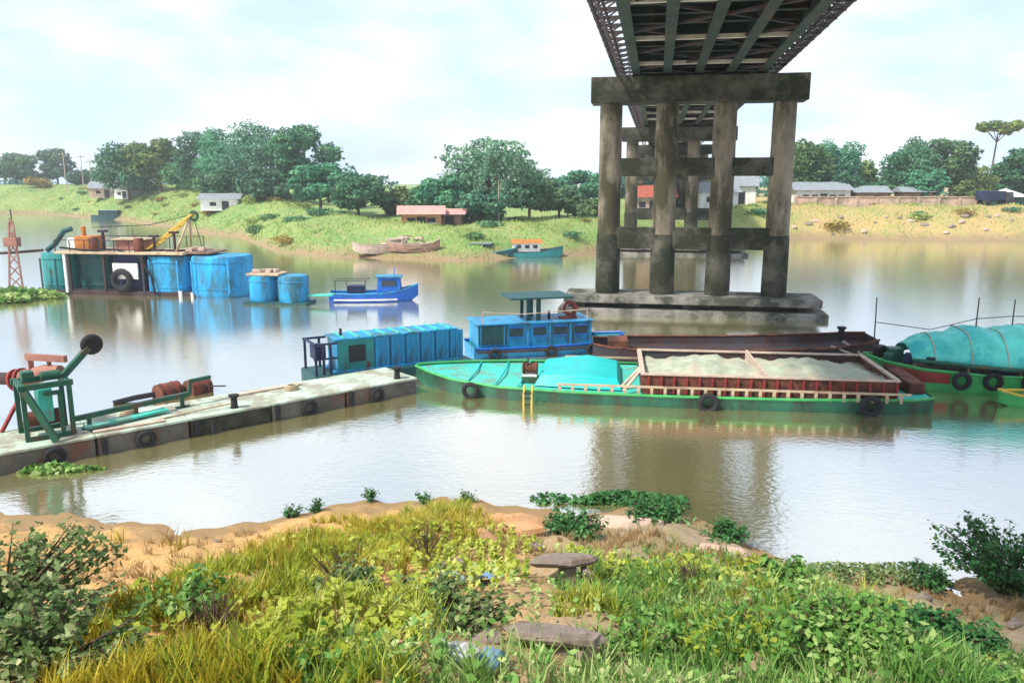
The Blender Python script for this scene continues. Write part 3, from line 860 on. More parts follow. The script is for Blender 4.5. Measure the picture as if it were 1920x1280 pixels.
sand = grid('sand_load', gx, gy, lambda a, b_: .72 + .46 * np.exp(-((a - 1.6) ** 2) / 1.6 - (b_ - .2) ** 2 / 1.6) + .5 * np.exp(-((a - 5.0) ** 2) / 2.2 - (b_ + .1) ** 2 / 1.6) + .04 * np.sin(a * 3 + b_ * 2) + .05 * np.sin(a * 7.1 - b_ * 5) * np.sin(b_ * 4 + a) + .03 * np.sin(a * 12.3 + b_ * 9) * np.sin(b_ * 11 - a * 3), M['sand'])
del sand['kind']
sand.parent = sb
MB().box((3.3, 0, .74), (.07, 2 * cw - .08, .72)).build('hold_divider', M['wood_pale'], sb)
MB().bar((-.6, -1.6, 1.05), (-1.15, -2.1, .45), .12, .05).bar((-.6, -1.2, 1.05), (-1.2, -1.5, .45), .12, .05).build('ladder', M['wood_pale'], sb)
tyre(sb, (6.4, -2.42, .3)); tyre(sb, (1.5, -2.45, .22)); tyre(sb, (-6.2, -1.92, .25), .22, .08)
MB().box((8.1, 0, .62), (.5, 2.6, .36)).build('stern_box', M['rust'], sb, bev=.03)
# mooring winch on the bow deck
cp = thing('bow_winch', 'small rusty winch with white band on a green pedestal on the turquoise bow deck', 'winch', (.62, 26.6, .36), R(-7))
MB().box((0, 0, .12), (.62, .5, .22), taper=.85).build('pedestal', M['hull_green'], cp, bev=.02)
MB().box((0, 0, .26), (.5, .38, .06)).build('band', M['white'], cp)
MB().cyl((-.26, 0, .5), (.26, 0, .5), .17, n=14).torus((-.22, 0, .5), .19, .04, 'x', 16, 6).torus((.22, 0, .5), .19, .04, 'x', 16, 6).build('drum', M['rust'], cp, smooth=40)
MB().bar((-.1, -.1, .5), (-.05, -.15, .86), .05).build('brake_lever', M['rust_dark'], cp)
lad = thing('side_ladder', 'short yellow ladder hung over the green hull side of the barge', 'ladder', (.52, 24.98, 0), R(-7))
for x in (-.13, .13):
    MB().tube([(x, .12, .6), (x, .0, .56), (x, -.12, .4), (x, -.14, -.15)], .035, 6).build('stile', M['yellow'], lad)
for z in (.05, .25, .42):
    MB().bar((-.13, -.13, z), (.13, -.13, z), .035).build('rung', M['black'], lad)

# ------------------------------------------------------------------ dark barge behind it
rbg = thing('rusty_barge', 'empty dark rust brown barge moored behind the sand barge', 'barge', (8.9, 31.6, 0), R(-5))
make_hull(rbg, [-5.6, -5.0, -3.8, 0, 3.6, 4.8, 5.4], [.7, 1.1, 1.45, 1.55, 1.5, 1.2, .8], [.72, .66, .66, .7, .86, 1.0, 1.08], [-.1, -.3, -.4, -.45, -.4, -.3, -.05], M['rust_dark'], M['rust_dark'], .3, .85, M['rust'])
for x in np.linspace(-4.6, 4.2, 9):
    MB().box((float(x), -1.5, .25), (.09, .12, .8)).build('hull_rib', M['rust_dark'], rbg)
MB().tube([(3.4, -1.45, .95), (4.3, -1.38, .6), (4.6, -1.4, .1)], .05, 6).build('mooring_rope', M['wood_pale'], rbg)
MB().tube([(3.9, -1.2, 1.1), (4.7, -1.25, .55)], .05, 6).build('deck_bar', M['wood_pale'], rbg)
MB().box((-4.6, 0, .7), (.8, 1.2, .3)).build('stern_locker', M['rust'], rbg, bev=.03)
MB().lathe([(.12, 0), (.12, .5), (.18, .52), (.18, .6)], 12, (4.3, .3, .8)).build('bollard', M['black'], rbg)

# ------------------------------------------------------------------ green boat with turquoise tarpaulin, right
gb = thing('canopy_boat', 'green wooden boat with red bow under a turquoise tarpaulin canopy', 'boat', (17.2, 27.5, 0), R(-6))
make_hull(gb, [-4.6, -4.1, -3.0, -1, 2, 5, 6.2], [.15, .7, 1.2, 1.5, 1.6, 1.45, 1.1], [1.05, .92, .78, .66, .62, .7, .8], [.2, -.2, -.35, -.4, -.45, -.4, -.25], M['green_bright'], M['wood'], .12, .8, M['green_bright'])
MB().loft([[(-4.55, -.17, .95), (-4.5, -.17, .42)], [(-4.1, -.72, .85), (-4.0, -.68, .38)], [(-3.0, -1.225, .72), (-2.95, -1.20, .34)], [(-2.2, -1.37, .68), (-2.2, -1.35, .34)]], cap=False).build('red_bow_strake', M['rust_red'], gb)
MB().loft([[(2.2, -1.625, .52), (2.2, -1.61, .3)], [(3.6, -1.57, .55), (3.6, -1.55, .32)], [(5, -1.475, .58), (5, -1.46, .34)], [(6.2, -1.12, .68), (6.2, -1.11, .42)]], cap=False).build('yellow_stripe', M['yellow'], gb)
# tarpaulin: ridge sloping down towards the bow, sagging between the hoops
gx, gy = np.meshgrid(np.linspace(-3.3, 5.6, 70), np.linspace(-1, 1, 26), indexing='ij')
def tarp(a, b_):
    ridge = np.interp(a, [-3.3, -2.4, -1.2, 1, 3, 5.6], [1.45, 1.85, 2.05, 2.1, 2.05, 2.1])
    side = np.interp(a, [-3.3, -1, 1, 5.6], [1.05, .95, .85, .95])
    sag = .07 * np.sin(a * 3.9) * (1 - b_ ** 2) + .03 * np.sin(a * 9 + b_ * 6) + .025 * np.sin(a * 13 - b_ * 9) * np.sin(b_ * 7 + a)
    return side + (ridge - side) * (1 - np.abs(b_) ** 3.4) + sag
V = np.stack([gx, gy * np.interp(gx, [-3.3, -1, 5.6], [.9, 1.5, 1.6]), tarp(gx, gy)], -1).reshape(-1, 3)
i_ = np.arange(gx.size).reshape(gx.shape)
F = np.stack([i_[:-1, :-1], i_[1:, :-1], i_[1:, 1:], i_[:-1, 1:]], -1).reshape(-1, 4)
tp = np_mesh('tarpaulin', V, F, M['tarp'], gb, True)
so = tp.modifiers.new('solidify', 'SOLIDIFY'); so.thickness = .02
for a in (-2.6, -1.5, -.4, .7, 1.8, 2.9, 4.0, 5.1):
    wv = float(np.interp(a, [-3.3, -1, 5.6], [.9, 1.5, 1.6]))
    MB().tube([(a, wv * float(b_), float(tarp(np.array(a), np.array(b_))) + .025) for b_ in np.linspace(-1, 1, 17)], .018, 5).build('lashing_rope', M['wood_pale'], gb, smooth=60)
MB().tube([(float(a), -float(np.interp(a, [-3.3, -1, 5.6], [.93, 1.53, 1.63])), float(np.interp(a, [-3.3, -1, 1, 5.6], [1.05, .95, .85, .95]))) for a in np.linspace(-3.3, 5.6, 24)], .07, 6).build('canopy_edge_roll', M['green_frame'], gb, smooth=40)
for a in (-3.2, -1.6, 0, 1.6, 3.2, 4.8, 5.55):
    hw = float(np.interp(a, [-3.3, -1, 5.6], [.9, 1.5, 1.6])) - .03
    for s in (-1, 1):
        MB().box((a, s * hw * .97, .75), (.06, .06, .5)).build('canopy_post', M['wood'], gb)
for i, a in enumerate((-1.9, -.9, .3, 1.3, 2.2)):
    tyre(gb, (a, -1.56 - (.05 if a > 0 else 0), .5), .24, .09)
for a, hh in ((-4.3, 3.05), (-.85, 3.1), (.35, 3.05)):
    MB().cyl((a, .2 if a > -4 else 0, .6), (a + .03, .25, hh), .03, .02, 6).build('mast_pole', M['steel_grey'], gb)
MB().tube([(-4.3, 0, 2.2), (-2.4, .1, 1.95), (-.85, .2, 2.35), (.35, .25, 2.45), (5.4, 0, 2.5)], .015, 5).build('stay_line', M['black'], gb)
MB().lathe([(.2, 0), (.22, .05), (.22, .3), (.235, .32), (.22, .34), (.22, .6), (.2, .65)], 16, (1.4, -1.3, .62)).build('blue_barrel', M['blue_deep'], gb, smooth=40)
MB().box((-3.6, 0, 1.06), (.5, .5, .5)).build('bow_locker', M['green_frame'], gb, bev=.03)
MB().lathe([(.07, 0), (.07, .3), (.12, .33), (.12, .4)], 10, (-4.2, 0, .9)).build('bow_bollard', M['black'], gb)
for a, b_, hh, c_ in ((-4.0, .3, .45, 'dark'), (-3.3, -.6, .35, 'navy'), (-2.7, -.9, .3, 'dark'), (-3.9, -.35, .3, 'green_frame')):
    MB().box((a, b_, .88 + hh / 2), (.32, .3, hh), rz(a * 3)).build('deck_bundle', M[c_], gb, bev=.05)
for a, c_ in ((-.4, 'navy'), (.7, 'dark'), (2.6, 'navy'), (3.6, 'teal_dark')):
    MB().box((a, -1.0, .78), (.6, .5, .46)).build('cargo_box', M[c_], gb, bev=.03)
# green jolly boat alongside
jb = thing('rowing_boat', 'small bright green rowing boat lying alongside the canopy boat', 'boat', (17.4, 25.05, 0), R(4))
make_hull(jb, [-1.7, -1.3, -.4, .7, 1.5, 1.8], [.06, .35, .55, .55, .42, .3], [.5, .4, .32, .32, .38, .42], [.15, -.1, -.15, -.15, -.1, 0], M['green_bright'], M['yellow'], .14, .7, M['yellow'])
for x in (-.5, .4, 1.1):
    MB().box((x, 0, .27), (.2, .92, .04)).build('thwart', M['wood_pale'], jb)

# ------------------------------------------------------------------ dredger on the left
dr = thing('dredger', 'dredger floating on big blue and teal drums, beige deck with orange machinery', 'dredger', (-23.8, 52.2, 0), R(-7.4))
MB().box((-.2, 0, .02), (13.4, 3.0, .5)).build('base_frame', M['rust_dark'], dr, bev=.05)
def squircle(x, yy, r_, z, n_=28):
    out = []
    for k_ in range(n_):
        a = 2 * math.pi * k_ / n_
        c_, s_ = math.cos(a), math.sin(a)
        q = (abs(c_) ** 3.2 + abs(s_) ** 3.2) ** (-1 / 3.2)
        out.append((x + r_ * q * c_, yy + r_ * q * s_, z))
    return out
def drum(x, yy, r_, h, m):
    o = MB().loft([squircle(x, yy, q * r_, z) for q, z in ((.8, -.25), (.97, .02), (1, .25), (1, h - .12), (.96, h))], True, True).build('float_tank', m, dr, smooth=35)
    for z in (.55, h - .35):
        MB().loft([squircle(x, yy, q * r_, z + e) for q, e in ((1.0, -.07), (1.025, -.05), (1.025, .05), (1.0, .07))], False, True).build('tank_hoop', m, o)
    return o
drum(-6.0, 0, 1.08, 2.6, M['teal'])
drum(-3.45, .5, 1.25, 2.55, M['teal_dark'])
drum(-.75, .3, 1.35, 2.55, M['navy'])
drum(1.95, 0, 1.45, 2.5, M['blue_bright'])
drum(5.3, -.2, 1.68, 2.55, M['blue_bright'])
MB().box((-1.0, 0, 2.70), (8.8, 3.2, .16)).build('deck', M['beige'], dr, bev=.03)
MB().box((4.0, .1, 2.72), (1.8, 2.4, .12)).build('side_deck', M['wood'], dr, bev=.03)
MB().box((-4.75, -1.5, 1.4), (.16, .16, 2.5)).build('white_post', M['white'], dr)
for x in (-4.5, -2.1, .55):
    MB().box((x, -1.45, 1.4), (.14, .14, 2.5)).build('deck_post', M['rust_dark'], dr)
MB().box((-.7, -1.35, 1.55), (1.7, .12, 1.0)).build('white_sheet', M['white'], dr)
tyre(dr, (-.9, -1.55, 1.0), .55, .2)
en = MB().box((-3.9, 0, 3.25), (1.3, 1.4, .9)).cyl((-4.3, 0, 3.4), (-4.3, 0, 4.3), .16, n=10).build('orange_engine', M['orange'], dr, bev=.05)
MB().box((-4.85, 0, 3.2), (.7, 1.1, .7)).build('engine_cover', M['white'], dr, bev=.08)
MB().tube([(-6.6, -.6, 2.75), (-6.0, -.5, 3.2), (-5.4, -.4, 4.0), (-4.9, -.3, 4.15)], .17, 8).build('suction_elbow', M['teal_dark'], dr, smooth=40)
for x, h in ((-2.55, 1.25), (.95, .95), (2.35, 1.2)):
    q = MB().cyl((x, -.6, 2.78), (x, -.6, 2.78 + h), .09, n=8).build('valve_post', M['rust_dark'], dr)
    MB().box((x, -.6, 2.78 + h), (.55, .3, .14)).build('valve_head', M['rust_dark'], q)
    MB().box((x, -.6, 2.84), (1.1, .5, .12)).build('valve_base', M['rust_dark'], q)
MB().box((-.9, .2, 3.1), (2.0, 1.2, .62)).build('pump_house', M['pinkrust'], dr, bev=.06)
MB().box((-.9, .2, 3.5), (2.4, 1.6, .08)).build('pump_house_roof', M['beige'], dr)
cr_ = MB()
for s in (-.35, .35):
    cr_.bar((.2, s, 2.8), (3.4, s * .6, 5.1), .13)
for i in range(7):
    a = i / 6
    cr_.bar((.2 + 3.2 * a, -.35 * (1 - .4 * a), 2.8 + 2.3 * a), (.2 + 3.2 * a, .35 * (1 - .4 * a), 2.8 + 2.3 * a), .08)
cr_.build('boom', M['yellow'], dr)
MB().bar((2.6, .9, 2.8), (3.2, .0, 5.0), .12).bar((2.6, -.9, 2.8), (3.2, 0, 5.0), .12).build('a_frame', M['beige'], dr)
MB().torus((3.45, 0, 5.0), .26, .1, 'y', 14, 6).build('sheave', M['hull_green'], dr, smooth=50)
for i in range(5):
    MB().box((3.3 + i * .28, -.5 + .25 * (i % 3), 2.9 + .05 * (i % 2)), (.45, .35, .22), rz(i)).build('stacked_timber', M['wood_pale'], dr)
rl = MB()
rl.bar((-5.3, 1.5, 3.6), (3.2, 1.5, 3.6), .05)
for x in np.linspace(-5.3, 3.2, 8): rl.bar((float(x), 1.5, 2.78), (float(x), 1.5, 3.6), .05)
rl.build('railing', M['steel_grey'], dr)
MB().cyl((3.0, -1.5, -.3), (3.0, -1.5, .35), .12, n=8).cyl((3.9, -1.7, -.3), (3.9, -1.7, .3), .1, n=8).build('fender_pile', M['white'], dr)

for x in (-2.9, .2):
    MB().lathe([(.28, 0), (.3, .05), (.3, .8), (.27, .85)], 14, (x, -1.1, 2.78)).build('oil_drum', M['rust'], dr, smooth=40)
MB().tube([(-5.2, -1.2, 3.0), (-3.4, -1.45, 2.86), (-1.2, -1.3, 2.9), (.4, -1.5, 2.5), (1.2, -1.62, 1.2), (1.4, -1.7, .1)], .07, 6).build('black_hose', M['black'], dr, smooth=60)
MB().tube([(3.4, 0, 5.1), (.2, .4, 4.4), (-3.9, .4, 4.2)], .025, 5).build('boom_cable', M['black'], dr)
MB().tube([(3.45, 0, 4.8), (3.9, -.2, 3.4), (4.0, -.2, 2.9)], .025, 5).build('hoist_cable', M['black'], dr)
fr_ = MB().bar((-5.3, -1.55, 3.5), (-.2, -1.55, 3.5), .05)
for x in np.linspace(-5.3, -.2, 6): fr_.bar((float(x), -1.55, 2.78), (float(x), -1.55, 3.5), .05)
fr_.build('front_railing', M['rust_dark'], dr)
for x in (-6.55, -5.5, 1.0, 2.9, 4.1, 6.5):
    MB().bar((x, -1.42 if x < 1 else (-1.5 if x < 3.5 else -1.93), .3), (x, -1.42 if x < 1 else (-1.5 if x < 3.5 else -1.93), 2.3), .1, .06).build('tank_rib', M['teal_dark'] if x < 0 else M['blue'], dr)
# pipe line and red mast left of it
pl = MB().tube([(-31.0, 53.0, 2.72), (-33, 53.2, 2.55), (-36, 53.4, 2.4), (-42, 54, 2.4)], .09, 8).build('discharge_line', M['rust_dark'], smooth=40)
tag(pl, 'thin dark discharge pipe line running off the dredger past the red mast', 'pipe')
mst = thing('lattice_mast', 'faded red lattice mast standing in the water beside the dredger', 'mast', (-32.6, 52.6, 0))
for sx, sy in ((-1, -1), (1, -1), (0, 1)):
    MB().bar((sx * .5, sy * .4, -.5), (sx * .12, sy * .1, 4.6), .09).build('mast_leg', M['pinkrust'], mst)
lb_ = MB()
for i in range(6):
    z = .3 + i * .75; z2 = z + .75; f1, f2 = .5 - .38 * (z + .5) / 5.1, .5 - .38 * (z2 + .5) / 5.1
    lb_.bar((-f1, -.8 * f1, z), (f2, -.8 * f2, z2), .06).bar((f1, -.8 * f1, z), (-f2, -.8 * f2, z2), .06)
lb_.build('lattice', M['pinkrust'], mst)
MB().box((0, -.2, 3.3), (.9, .5, .6)).build('signal_box', M['pinkrust'], mst, bev=.03)
MB().cyl((0, 0, 4.5), (0, 0, 5.4), .04, n=6).build('rod', M['steel_grey'], mst)

# small drum raft between dredger and blue boat
rf = thing('drum_raft', 'small raft on two bright blue drums beside the big dredger', 'raft', (-13.9, 47.6, 0), R(-8))
for x, r_ in ((-1.0, .85), (.85, .92)):
    o = MB().lathe([(r_ * .75, -.2), (r_, .15), (r_, 1.6), (r_ * .95, 1.68)], 22, (x, 0, 0)).build('float_tank', M['blue_bright'], rf, smooth=35)
    MB().torus((x, 0, 1.35), r_ + .01, .03, 'z', 22, 6).build('tank_hoop', M['blue'], o)
MB().box((-.75, 0, 1.76), (2.0, 1.5, .12)).build('deck', M['beige'], rf, bev=.02)
for i in range(4):
    MB().box((-1.3 + .35 * i, -.2 + .1 * i, 1.93), (.5, .3, .2), rz(i * .8)).build('stacked_timber', M['wood_pale'], rf)
MB().box((0, -.1, .0), (3.9, 1.6, .3)).build('base_frame', M['teal_dark'], rf)
MB().bar((1.8, 0, .5), (3.3, .1, .55), .5, .1).build('gangplank', M['turq'], rf)

# small deep-blue boat
bb = thing('motor_boat', 'small deep blue motor boat with white waterline and raised bow cabin', 'boat', (-8.5, 48.6, 0), R(4))
make_hull(bb, [-2.6, -2.3, -1, .6, 1.7, 2.3, 2.75], [.6, .72, .85, .85, .62, .3, .05], [.55, .5, .48, .52, .66, .84, 1.0], [-.1, -.2, -.25, -.25, -.2, 0, .4], M['blue_deep'], M['blue'], .1, .7, M['blue'])
MB().box((1.0, 0, .98), (1.5, 1.15, .95), taper=.88).build('cabin', M['blue_deep'], bb, bev=.05)
MB().box((1.0, 0, 1.49), (1.65, 1.2, .07)).build('cabin_roof', M['blue_bright'], bb)
MB().box((1.0, -.585, 1.12), (.9, .04, .3)).build('cabin_window', M['glass'], bb)
MB().loft([[(x, -h_ - .012, .2), (x, -h_ - .012, .1)] for x, h_ in ((-2.3, .70), (-1, .83), (.6, .83), (1.5, .64))], cap=False).build('white_waterline', M['white'], bb)
MB().box((-1.0, 0, .72), (1.0, .8, .45)).build('engine_box', M['navy'], bb, bev=.03)
for x in (-2.2, -1.5, -.4):
    MB().cyl((x, -.55, .45), (x, -.55, 1.3), .03, n=6).build('awning_post', M['steel_grey'], bb)
MB().bar((-2.3, -.55, 1.3), (-.2, -.55, 1.3), .04).bar((-2.3, .55, 1.3), (-.2, .55, 1.3), .04).build('awning_rail', M['steel_grey'], bb)
MB().cyl((1.3, .1, 1.5), (1.3, .1, 2.1), .03, n=6).build('mast', M['blue_deep'], bb)

# ------------------------------------------------------------------ foliage
rng = np.random.default_rng(7)
def leaves_from(points, normals, size, aspect=.6, jitter=.7):
    """one folded four-sided leaf for every point"""
    k = len(points)
    nrm = normals + rng.normal(0, jitter, (k, 3))
    nrm /= np.linalg.norm(nrm, axis=1, keepdims=True) + 1e-9
    a = np.cross(nrm, rng.normal(0, 1, (k, 3)))
    a /= np.linalg.norm(a, axis=1, keepdims=True) + 1e-9
    b_ = np.cross(nrm, a)
    s = (size * rng.uniform(.6, 1.4, k))[:, None]
    V = np.stack([points - a * s * .5, points + b_ * s * .5 * aspect - nrm * s * .08, points + a * s * .5, points - b_ * s * .5 * aspect - nrm * s * .08], 1)
    return V.reshape(-1, 3), np.arange(4 * k).reshape(k, 4)

def crown_points(blobs, k):
    vol = np.array([b_[1][0] * b_[1][1] + b_[1][1] * b_[1][2] for b_ in blobs])
    pick = rng.choice(len(blobs), k, p=vol / vol.sum())
    c = np.array([b_[0] for b_ in blobs])[pick]
    r_ = np.array([b_[1] for b_ in blobs])[pick]
    d = rng.normal(0, 1, (k, 3)); d /= np.linalg.norm(d, axis=1, keepdims=True)
    rad = rng.uniform(.45, 1.0, k) ** .5
    lump = 1 + .18 * np.sin(d[:, 0] * 7 + pick) * np.sin(d[:, 1] * 6 + pick * 2) + .14 * np.sin(d[:, 2] * 9 + pick)
    return c + d * r_ * (rad * lump)[:, None], d

def tree(name, label, x, y, ztop, width, m, kind='round', leaf=.5, k=5200, group=None, base=None):
    zb = float(z_far(np.array(x), np.array(y))) - .1 if base is None else base
    H = ztop - zb
    t_ = thing(name, label, 'tree', (x, y, zb), random.uniform(0, 6.28), group)
    nbv = random.uniform(.65, 1.1); leaf = leaf * random.uniform(.75, 1.3); tr = MB()
    th = H * (.45 if kind != 'umbrella' else .8)
    lean = random.uniform(-.05, .05) * H
    slim = .5 if kind == 'umbrella' else 1
    tr.tube([(0, 0, -.3), (lean * .3, 0, th * .5), (lean, 0, th), (lean * 1.2, .1, H * .8)], [(H * .028 + .05) * slim, (H * .022 + .04) * slim, (H * .016 + .03) * slim, .04], 8)
    blobs = []
    nb = {'round': 13, 'tall': 12, 'bush': 9, 'umbrella': 9, 'bamboo': 12}[kind]
    nb = max(6, int(nb * nbv))
    for i in range(nb):
        a = i * 2.4 + random.uniform(-.4, .4)
        if kind == 'umbrella':
            q = math.sqrt((i + .5) / nb) * width * .42
            c = (lean + q * math.cos(a), q * math.sin(a), H * random.uniform(.84, .93))
            r_ = (width * .17, width * .17, H * .06)
        elif kind == 'bush':
            q = math.sqrt((i + .5) / nb) * width * .36
            c = (q * math.cos(a), q * math.sin(a), H * random.uniform(.25, .68) * (1 - .3 * q / width))
            r_ = tuple(width * random.uniform(.16, .24) for _ in range(2)) + (H * random.uniform(.2, .3),)
        else:
            u = (i + .5) / nb
            zc = H * (.28 + .60 * u)
            prof = math.sqrt(max(.05, 1 - ((u - .38) / .72) ** 2))
            q = width * .39 * prof * math.sqrt(random.uniform(.2, 1))
            c = (lean * u + q * math.cos(a), q * math.sin(a), zc)
            s_ = width * random.uniform(.15, .23) * (.75 + .4 * prof)
            r_ = (s_, s_, min(s_ * random.uniform(.7, 1.0), H * .15))
            if u < .8: tr.tube([(lean * .5, 0, zc * .62), (c[0] * .5, c[1] * .5, zc * .85), c], [H * .012 + .02, H * .008 + .015, .015], 5)
        blobs.append((c, r_))
        if kind == 'umbrella': tr.tube([(lean, 0, th * .9), (c[0] * .6, c[1] * .6, H * .84), c], [.09, .06, .03], 5)
    tr.build('trunk', M['bark'], t_, smooth=50)
    P, N = crown_points(blobs, k)
    N[:, 2] += .5
    V, F = leaves_from(P, N, leaf, .7)
    if kind == 'bamboo':
        # drooping feathery sprays over the crown
        Vs, Ns = [], []
        for i in range(150):
            a = random.uniform(0, 6.28); q = width * .5 * math.sqrt(random.uniform(.05, 1)); z1 = H * random.uniform(.55, 1.0) * (1 - .35 * (q / width * 2) ** 2)
            ln = H * random.uniform(.12, .3)
            tt = rng.uniform(0, 1, 34)
            px = (q + .5 * tt) * math.cos(a) + rng.normal(0, .1, 34); py = (q + .5 * tt) * math.sin(a) + rng.normal(0, .1, 34)
            Vs.append(np.stack([px, py, z1 - ln * tt ** 1.5], -1))
            Ns.append(np.tile((math.cos(a), math.sin(a), .3), (34, 1)))
        V2, F2 = leaves_from(np.concatenate(Vs), np.concatenate(Ns), leaf * .9, .4, .4)
        F = np.concatenate([F, F2 + len(V)]); V = np.concatenate([V, V2])
    cw_ = np_mesh('crown', V, F, m, t_)
    return t_

G1 = 'trees along the far bank'
TR = [
    # x, y, ztop, width, leaf material, kind, label
    (-154.8, 255, 16.7, 16, 'far_blue', 'round', 'dark bluish tree far off at the bend of the river'),
    (-146, 262, 18.4, 11, 'far_blue', 'tall', 'pale bluish tall tree by the far utility poles'),
    (-131.7, 250, 13.9, 12, 'far_blue', 'bush', 'low hazy bluish tree behind the utility poles'),
    (-118, 240, 12.6, 10, 'far_blue', 'bush', 'low hazy bluish tree between the poles and the sheet roofed hut'),
    (-81, 172, 15.6, 13, 'far', 'round', 'broad green tree behind the sheet roofed hut'),
    (-72, 167, 16.4, 13, 'far_lime', 'round', 'lime green tree right of the sheet roofed hut'),
    (-64, 160, 13.6, 9, 'far', 'bush', 'bushy low tree between the hut and the tall bank trees'),
    (-57.5, 152, 17.2, 12, 'far_blue', 'round', 'bluish green tree topping the grassy far bank'),
    (-50, 144, 17.0, 12, 'far', 'round', 'dense green tree on the grassy bank above the dredger'),
    (-42, 136, 17.2, 13, 'far_blue', 'round', 'biggest dark tree on the grassy bank above the dredger'),
    (-33.5, 130, 16.4, 12, 'far', 'round', 'tall dark tree at the right end of the bank grove'),
    (-47, 130, 10.6, 7, 'far_blue', 'bush', 'shadowy bush under the tall bank trees'),
    (-38, 124, 9.6, 8, 'far_blue', 'bush', 'bluish bush below the grove of tall bank trees'),
    (-26.5, 112, 9.9, 9, 'far', 'round', 'low round tree where the bank grove ends'),
    (-20.5, 108, 8.6, 8, 'far', 'round', 'low green tree left of the pink roofed hut'),
    (-15.5, 112, 7.4, 6, 'far_lime', 'bush', 'small lime green tree behind the pink roofed hut'),
    (-12, 110, 7.2, 5.5, 'far', 'tall', 'thin dark tree behind the pink roofed hut'),
    (-2.8, 101, 12.9, 12.6, 'bamboo', 'bamboo', 'big feathery drooping tree beside the bridge pier'),
    (-8.0, 97, 8.0, 6.6, 'far', 'round', 'dark tree at the left foot of the feathery tree'),
    (-3.6, 94, 6.8, 7, 'far_blue', 'bush', 'dark bush at the foot of the feathery tree'),
    (2.2, 103, 8.7, 7.0, 'far_blue', 'round', 'bluish tree at the right foot of the feathery tree'),
    (6.4, 110, 7.6, 6, 'far_blue', 'bush', 'low bluish tree between the feathery tree and the bridge'),
    (9.5, 105, 5.6, 5, 'far_lime', 'bush', 'lime green bush on the bank by the bridge'),
    (12, 140, 9.4, 9, 'far', 'round', None), (22, 150, 9.6, 10, 'far_blue', 'round', None), (42, 160, 9.4, 9, 'far', 'round', None),
    (33, 150, 8.8, 8, 'far_blue', 'bush', None),
    (47.5, 132, 14.4, 9.5, 'far_lime', 'round', 'lime topped round tree right of the bridge pier'),
    (54, 136, 14.4, 10, 'far', 'round', 'dark green round tree behind the long white house'),
    (61, 142, 11.4, 8, 'far_lime', 'bush', 'low light green tree between two big round trees'),
    (65, 134, 13.4, 9, 'far', 'round', 'deep green tree above the plastered wall'),
    (69.5, 139, 15.4, 9, 'far_blue', 'tall', 'tall narrow bluish tree above the plastered wall'),
    (75, 139, 15.2, 9, 'far', 'tall', 'tall ragged green tree behind the wall end'),
    (91.4, 156, 19.0, 9, 'far_lime', 'umbrella', 'thin tree with flat umbrella crown above the others'),
    (80, 126, 13.0, 8.5, 'far', 'round', 'dark round tree beside the white roofed kiosk'),
    (89, 131, 13.0, 11, 'far', 'round', 'dark wide tree past the white roofed kiosk'),
    (84, 146, 12.0, 10, 'far_lime', 'bush', 'light bushy tree under the umbrella crowned tree'),
    (51, 127, 9.4, 6.5, 'far_blue', 'bush', 'bluish bush at the side of the long white house'),
    (63.5, 125, 9.2, 7, 'far', 'round', 'bright green ball shaped tree just behind the wall'),
    (57, 129, 8.6, 6.5, 'far', 'bush', 'dark bush behind the wall near the white house'),
    (72, 127, 8.2, 6, 'far_lime', 'bush', 'pale green bush behind the wall near the kiosk'),
]
LV = {k_: [variant(FARBASE[k_], i) for i in range(5)] for k_ in FARBASE}
for ti, (x, y, zt, wd, mm, kind, lb) in enumerate(TR):
    tree({'bush': 'bushy_tree', 'bamboo': 'feathery_tree', 'umbrella': 'umbrella_tree'}.get(kind, 'broadleaf_tree'),
         lb or 'low tree seen under the bridge deck on the far bank', x, y, zt, wd, LV[mm][ti % 5] if mm in LV else L[mm], kind,
         leaf=.30 + y / 800, k={'round': 8000, 'bamboo': 8000, 'umbrella': 1500}.get(kind, 5000), group=G1 if lb else 'trees seen under the bridge')

# distant wood on the skyline
bl = []
for i in range(150):
    x = -420 + i * 5.6 + random.uniform(-3, 3)
    if -30 < x < 12: continue
    y = float(far_shore(np.array(x))) + random.uniform(85, 120)
    bl.append(((x, y, 6.5), (random.uniform(4, 7), 4, random.uniform(2.5, 5))))
P, N = crown_points(bl, 30000)
V, F = leaves_from(P, N, 1.0, .8)
o = np_mesh('distant_wood', V, F, L['far_blue']); tag(o, 'hazy line of distant trees behind the far bank', 'wood', kind='stuff')

# grass on the far bank slopes
def scatter(fn, n_):
    return fn(n_)
def blades(name, X, Y, Z, h, w, m, label, bend=.45, cat='grass', parent=None):
    k = len(X)
    a = rng.uniform(0, 6.283, k); hh = h * rng.uniform(.55, 1.35, k); ww = w * rng.uniform(.7, 1.3, k)
    dx, dy = np.cos(a), np.sin(a)
    bd = rng.uniform(.1, 1.0, k) * bend * hh
    ba = rng.uniform(0, 6.283, k); bx, by = np.cos(ba) * bd, np.sin(ba) * bd
    def P(t, s): return np.stack([X + s * dx * ww * (1 - .45 * t) + bx * t * t, Y + s * dy * ww * (1 - .45 * t) + by * t * t, Z + hh * t * (1 - .15 * t * bend)], -1)
    V = np.stack([P(0, -.5), P(0, .5), P(.5, .5), P(.5, -.5), P(1, .06), P(1, -.06)], 1).reshape(-1, 3)
    i_ = np.arange(k) * 6
    F = np.concatenate([np.stack([i_, i_ + 1, i_ + 2, i_ + 3], -1), np.stack([i_ + 3, i_ + 2, i_ + 4, i_ + 5], -1)])
    o = np_mesh(name, V, F, m, parent)
    if label: tag(o, label, cat, kind='stuff')
    return o
k = 90000
X = rng.uniform(-130, 100, k); Y = far_shore(X) + rng.uniform(.3, 26, k) ** 1.0
keep = np.sin(X * .35) * np.sin(Y * .3 + X * .1) + rng.normal(0, .9, k) > .1
X, Y = X[keep], Y[keep]
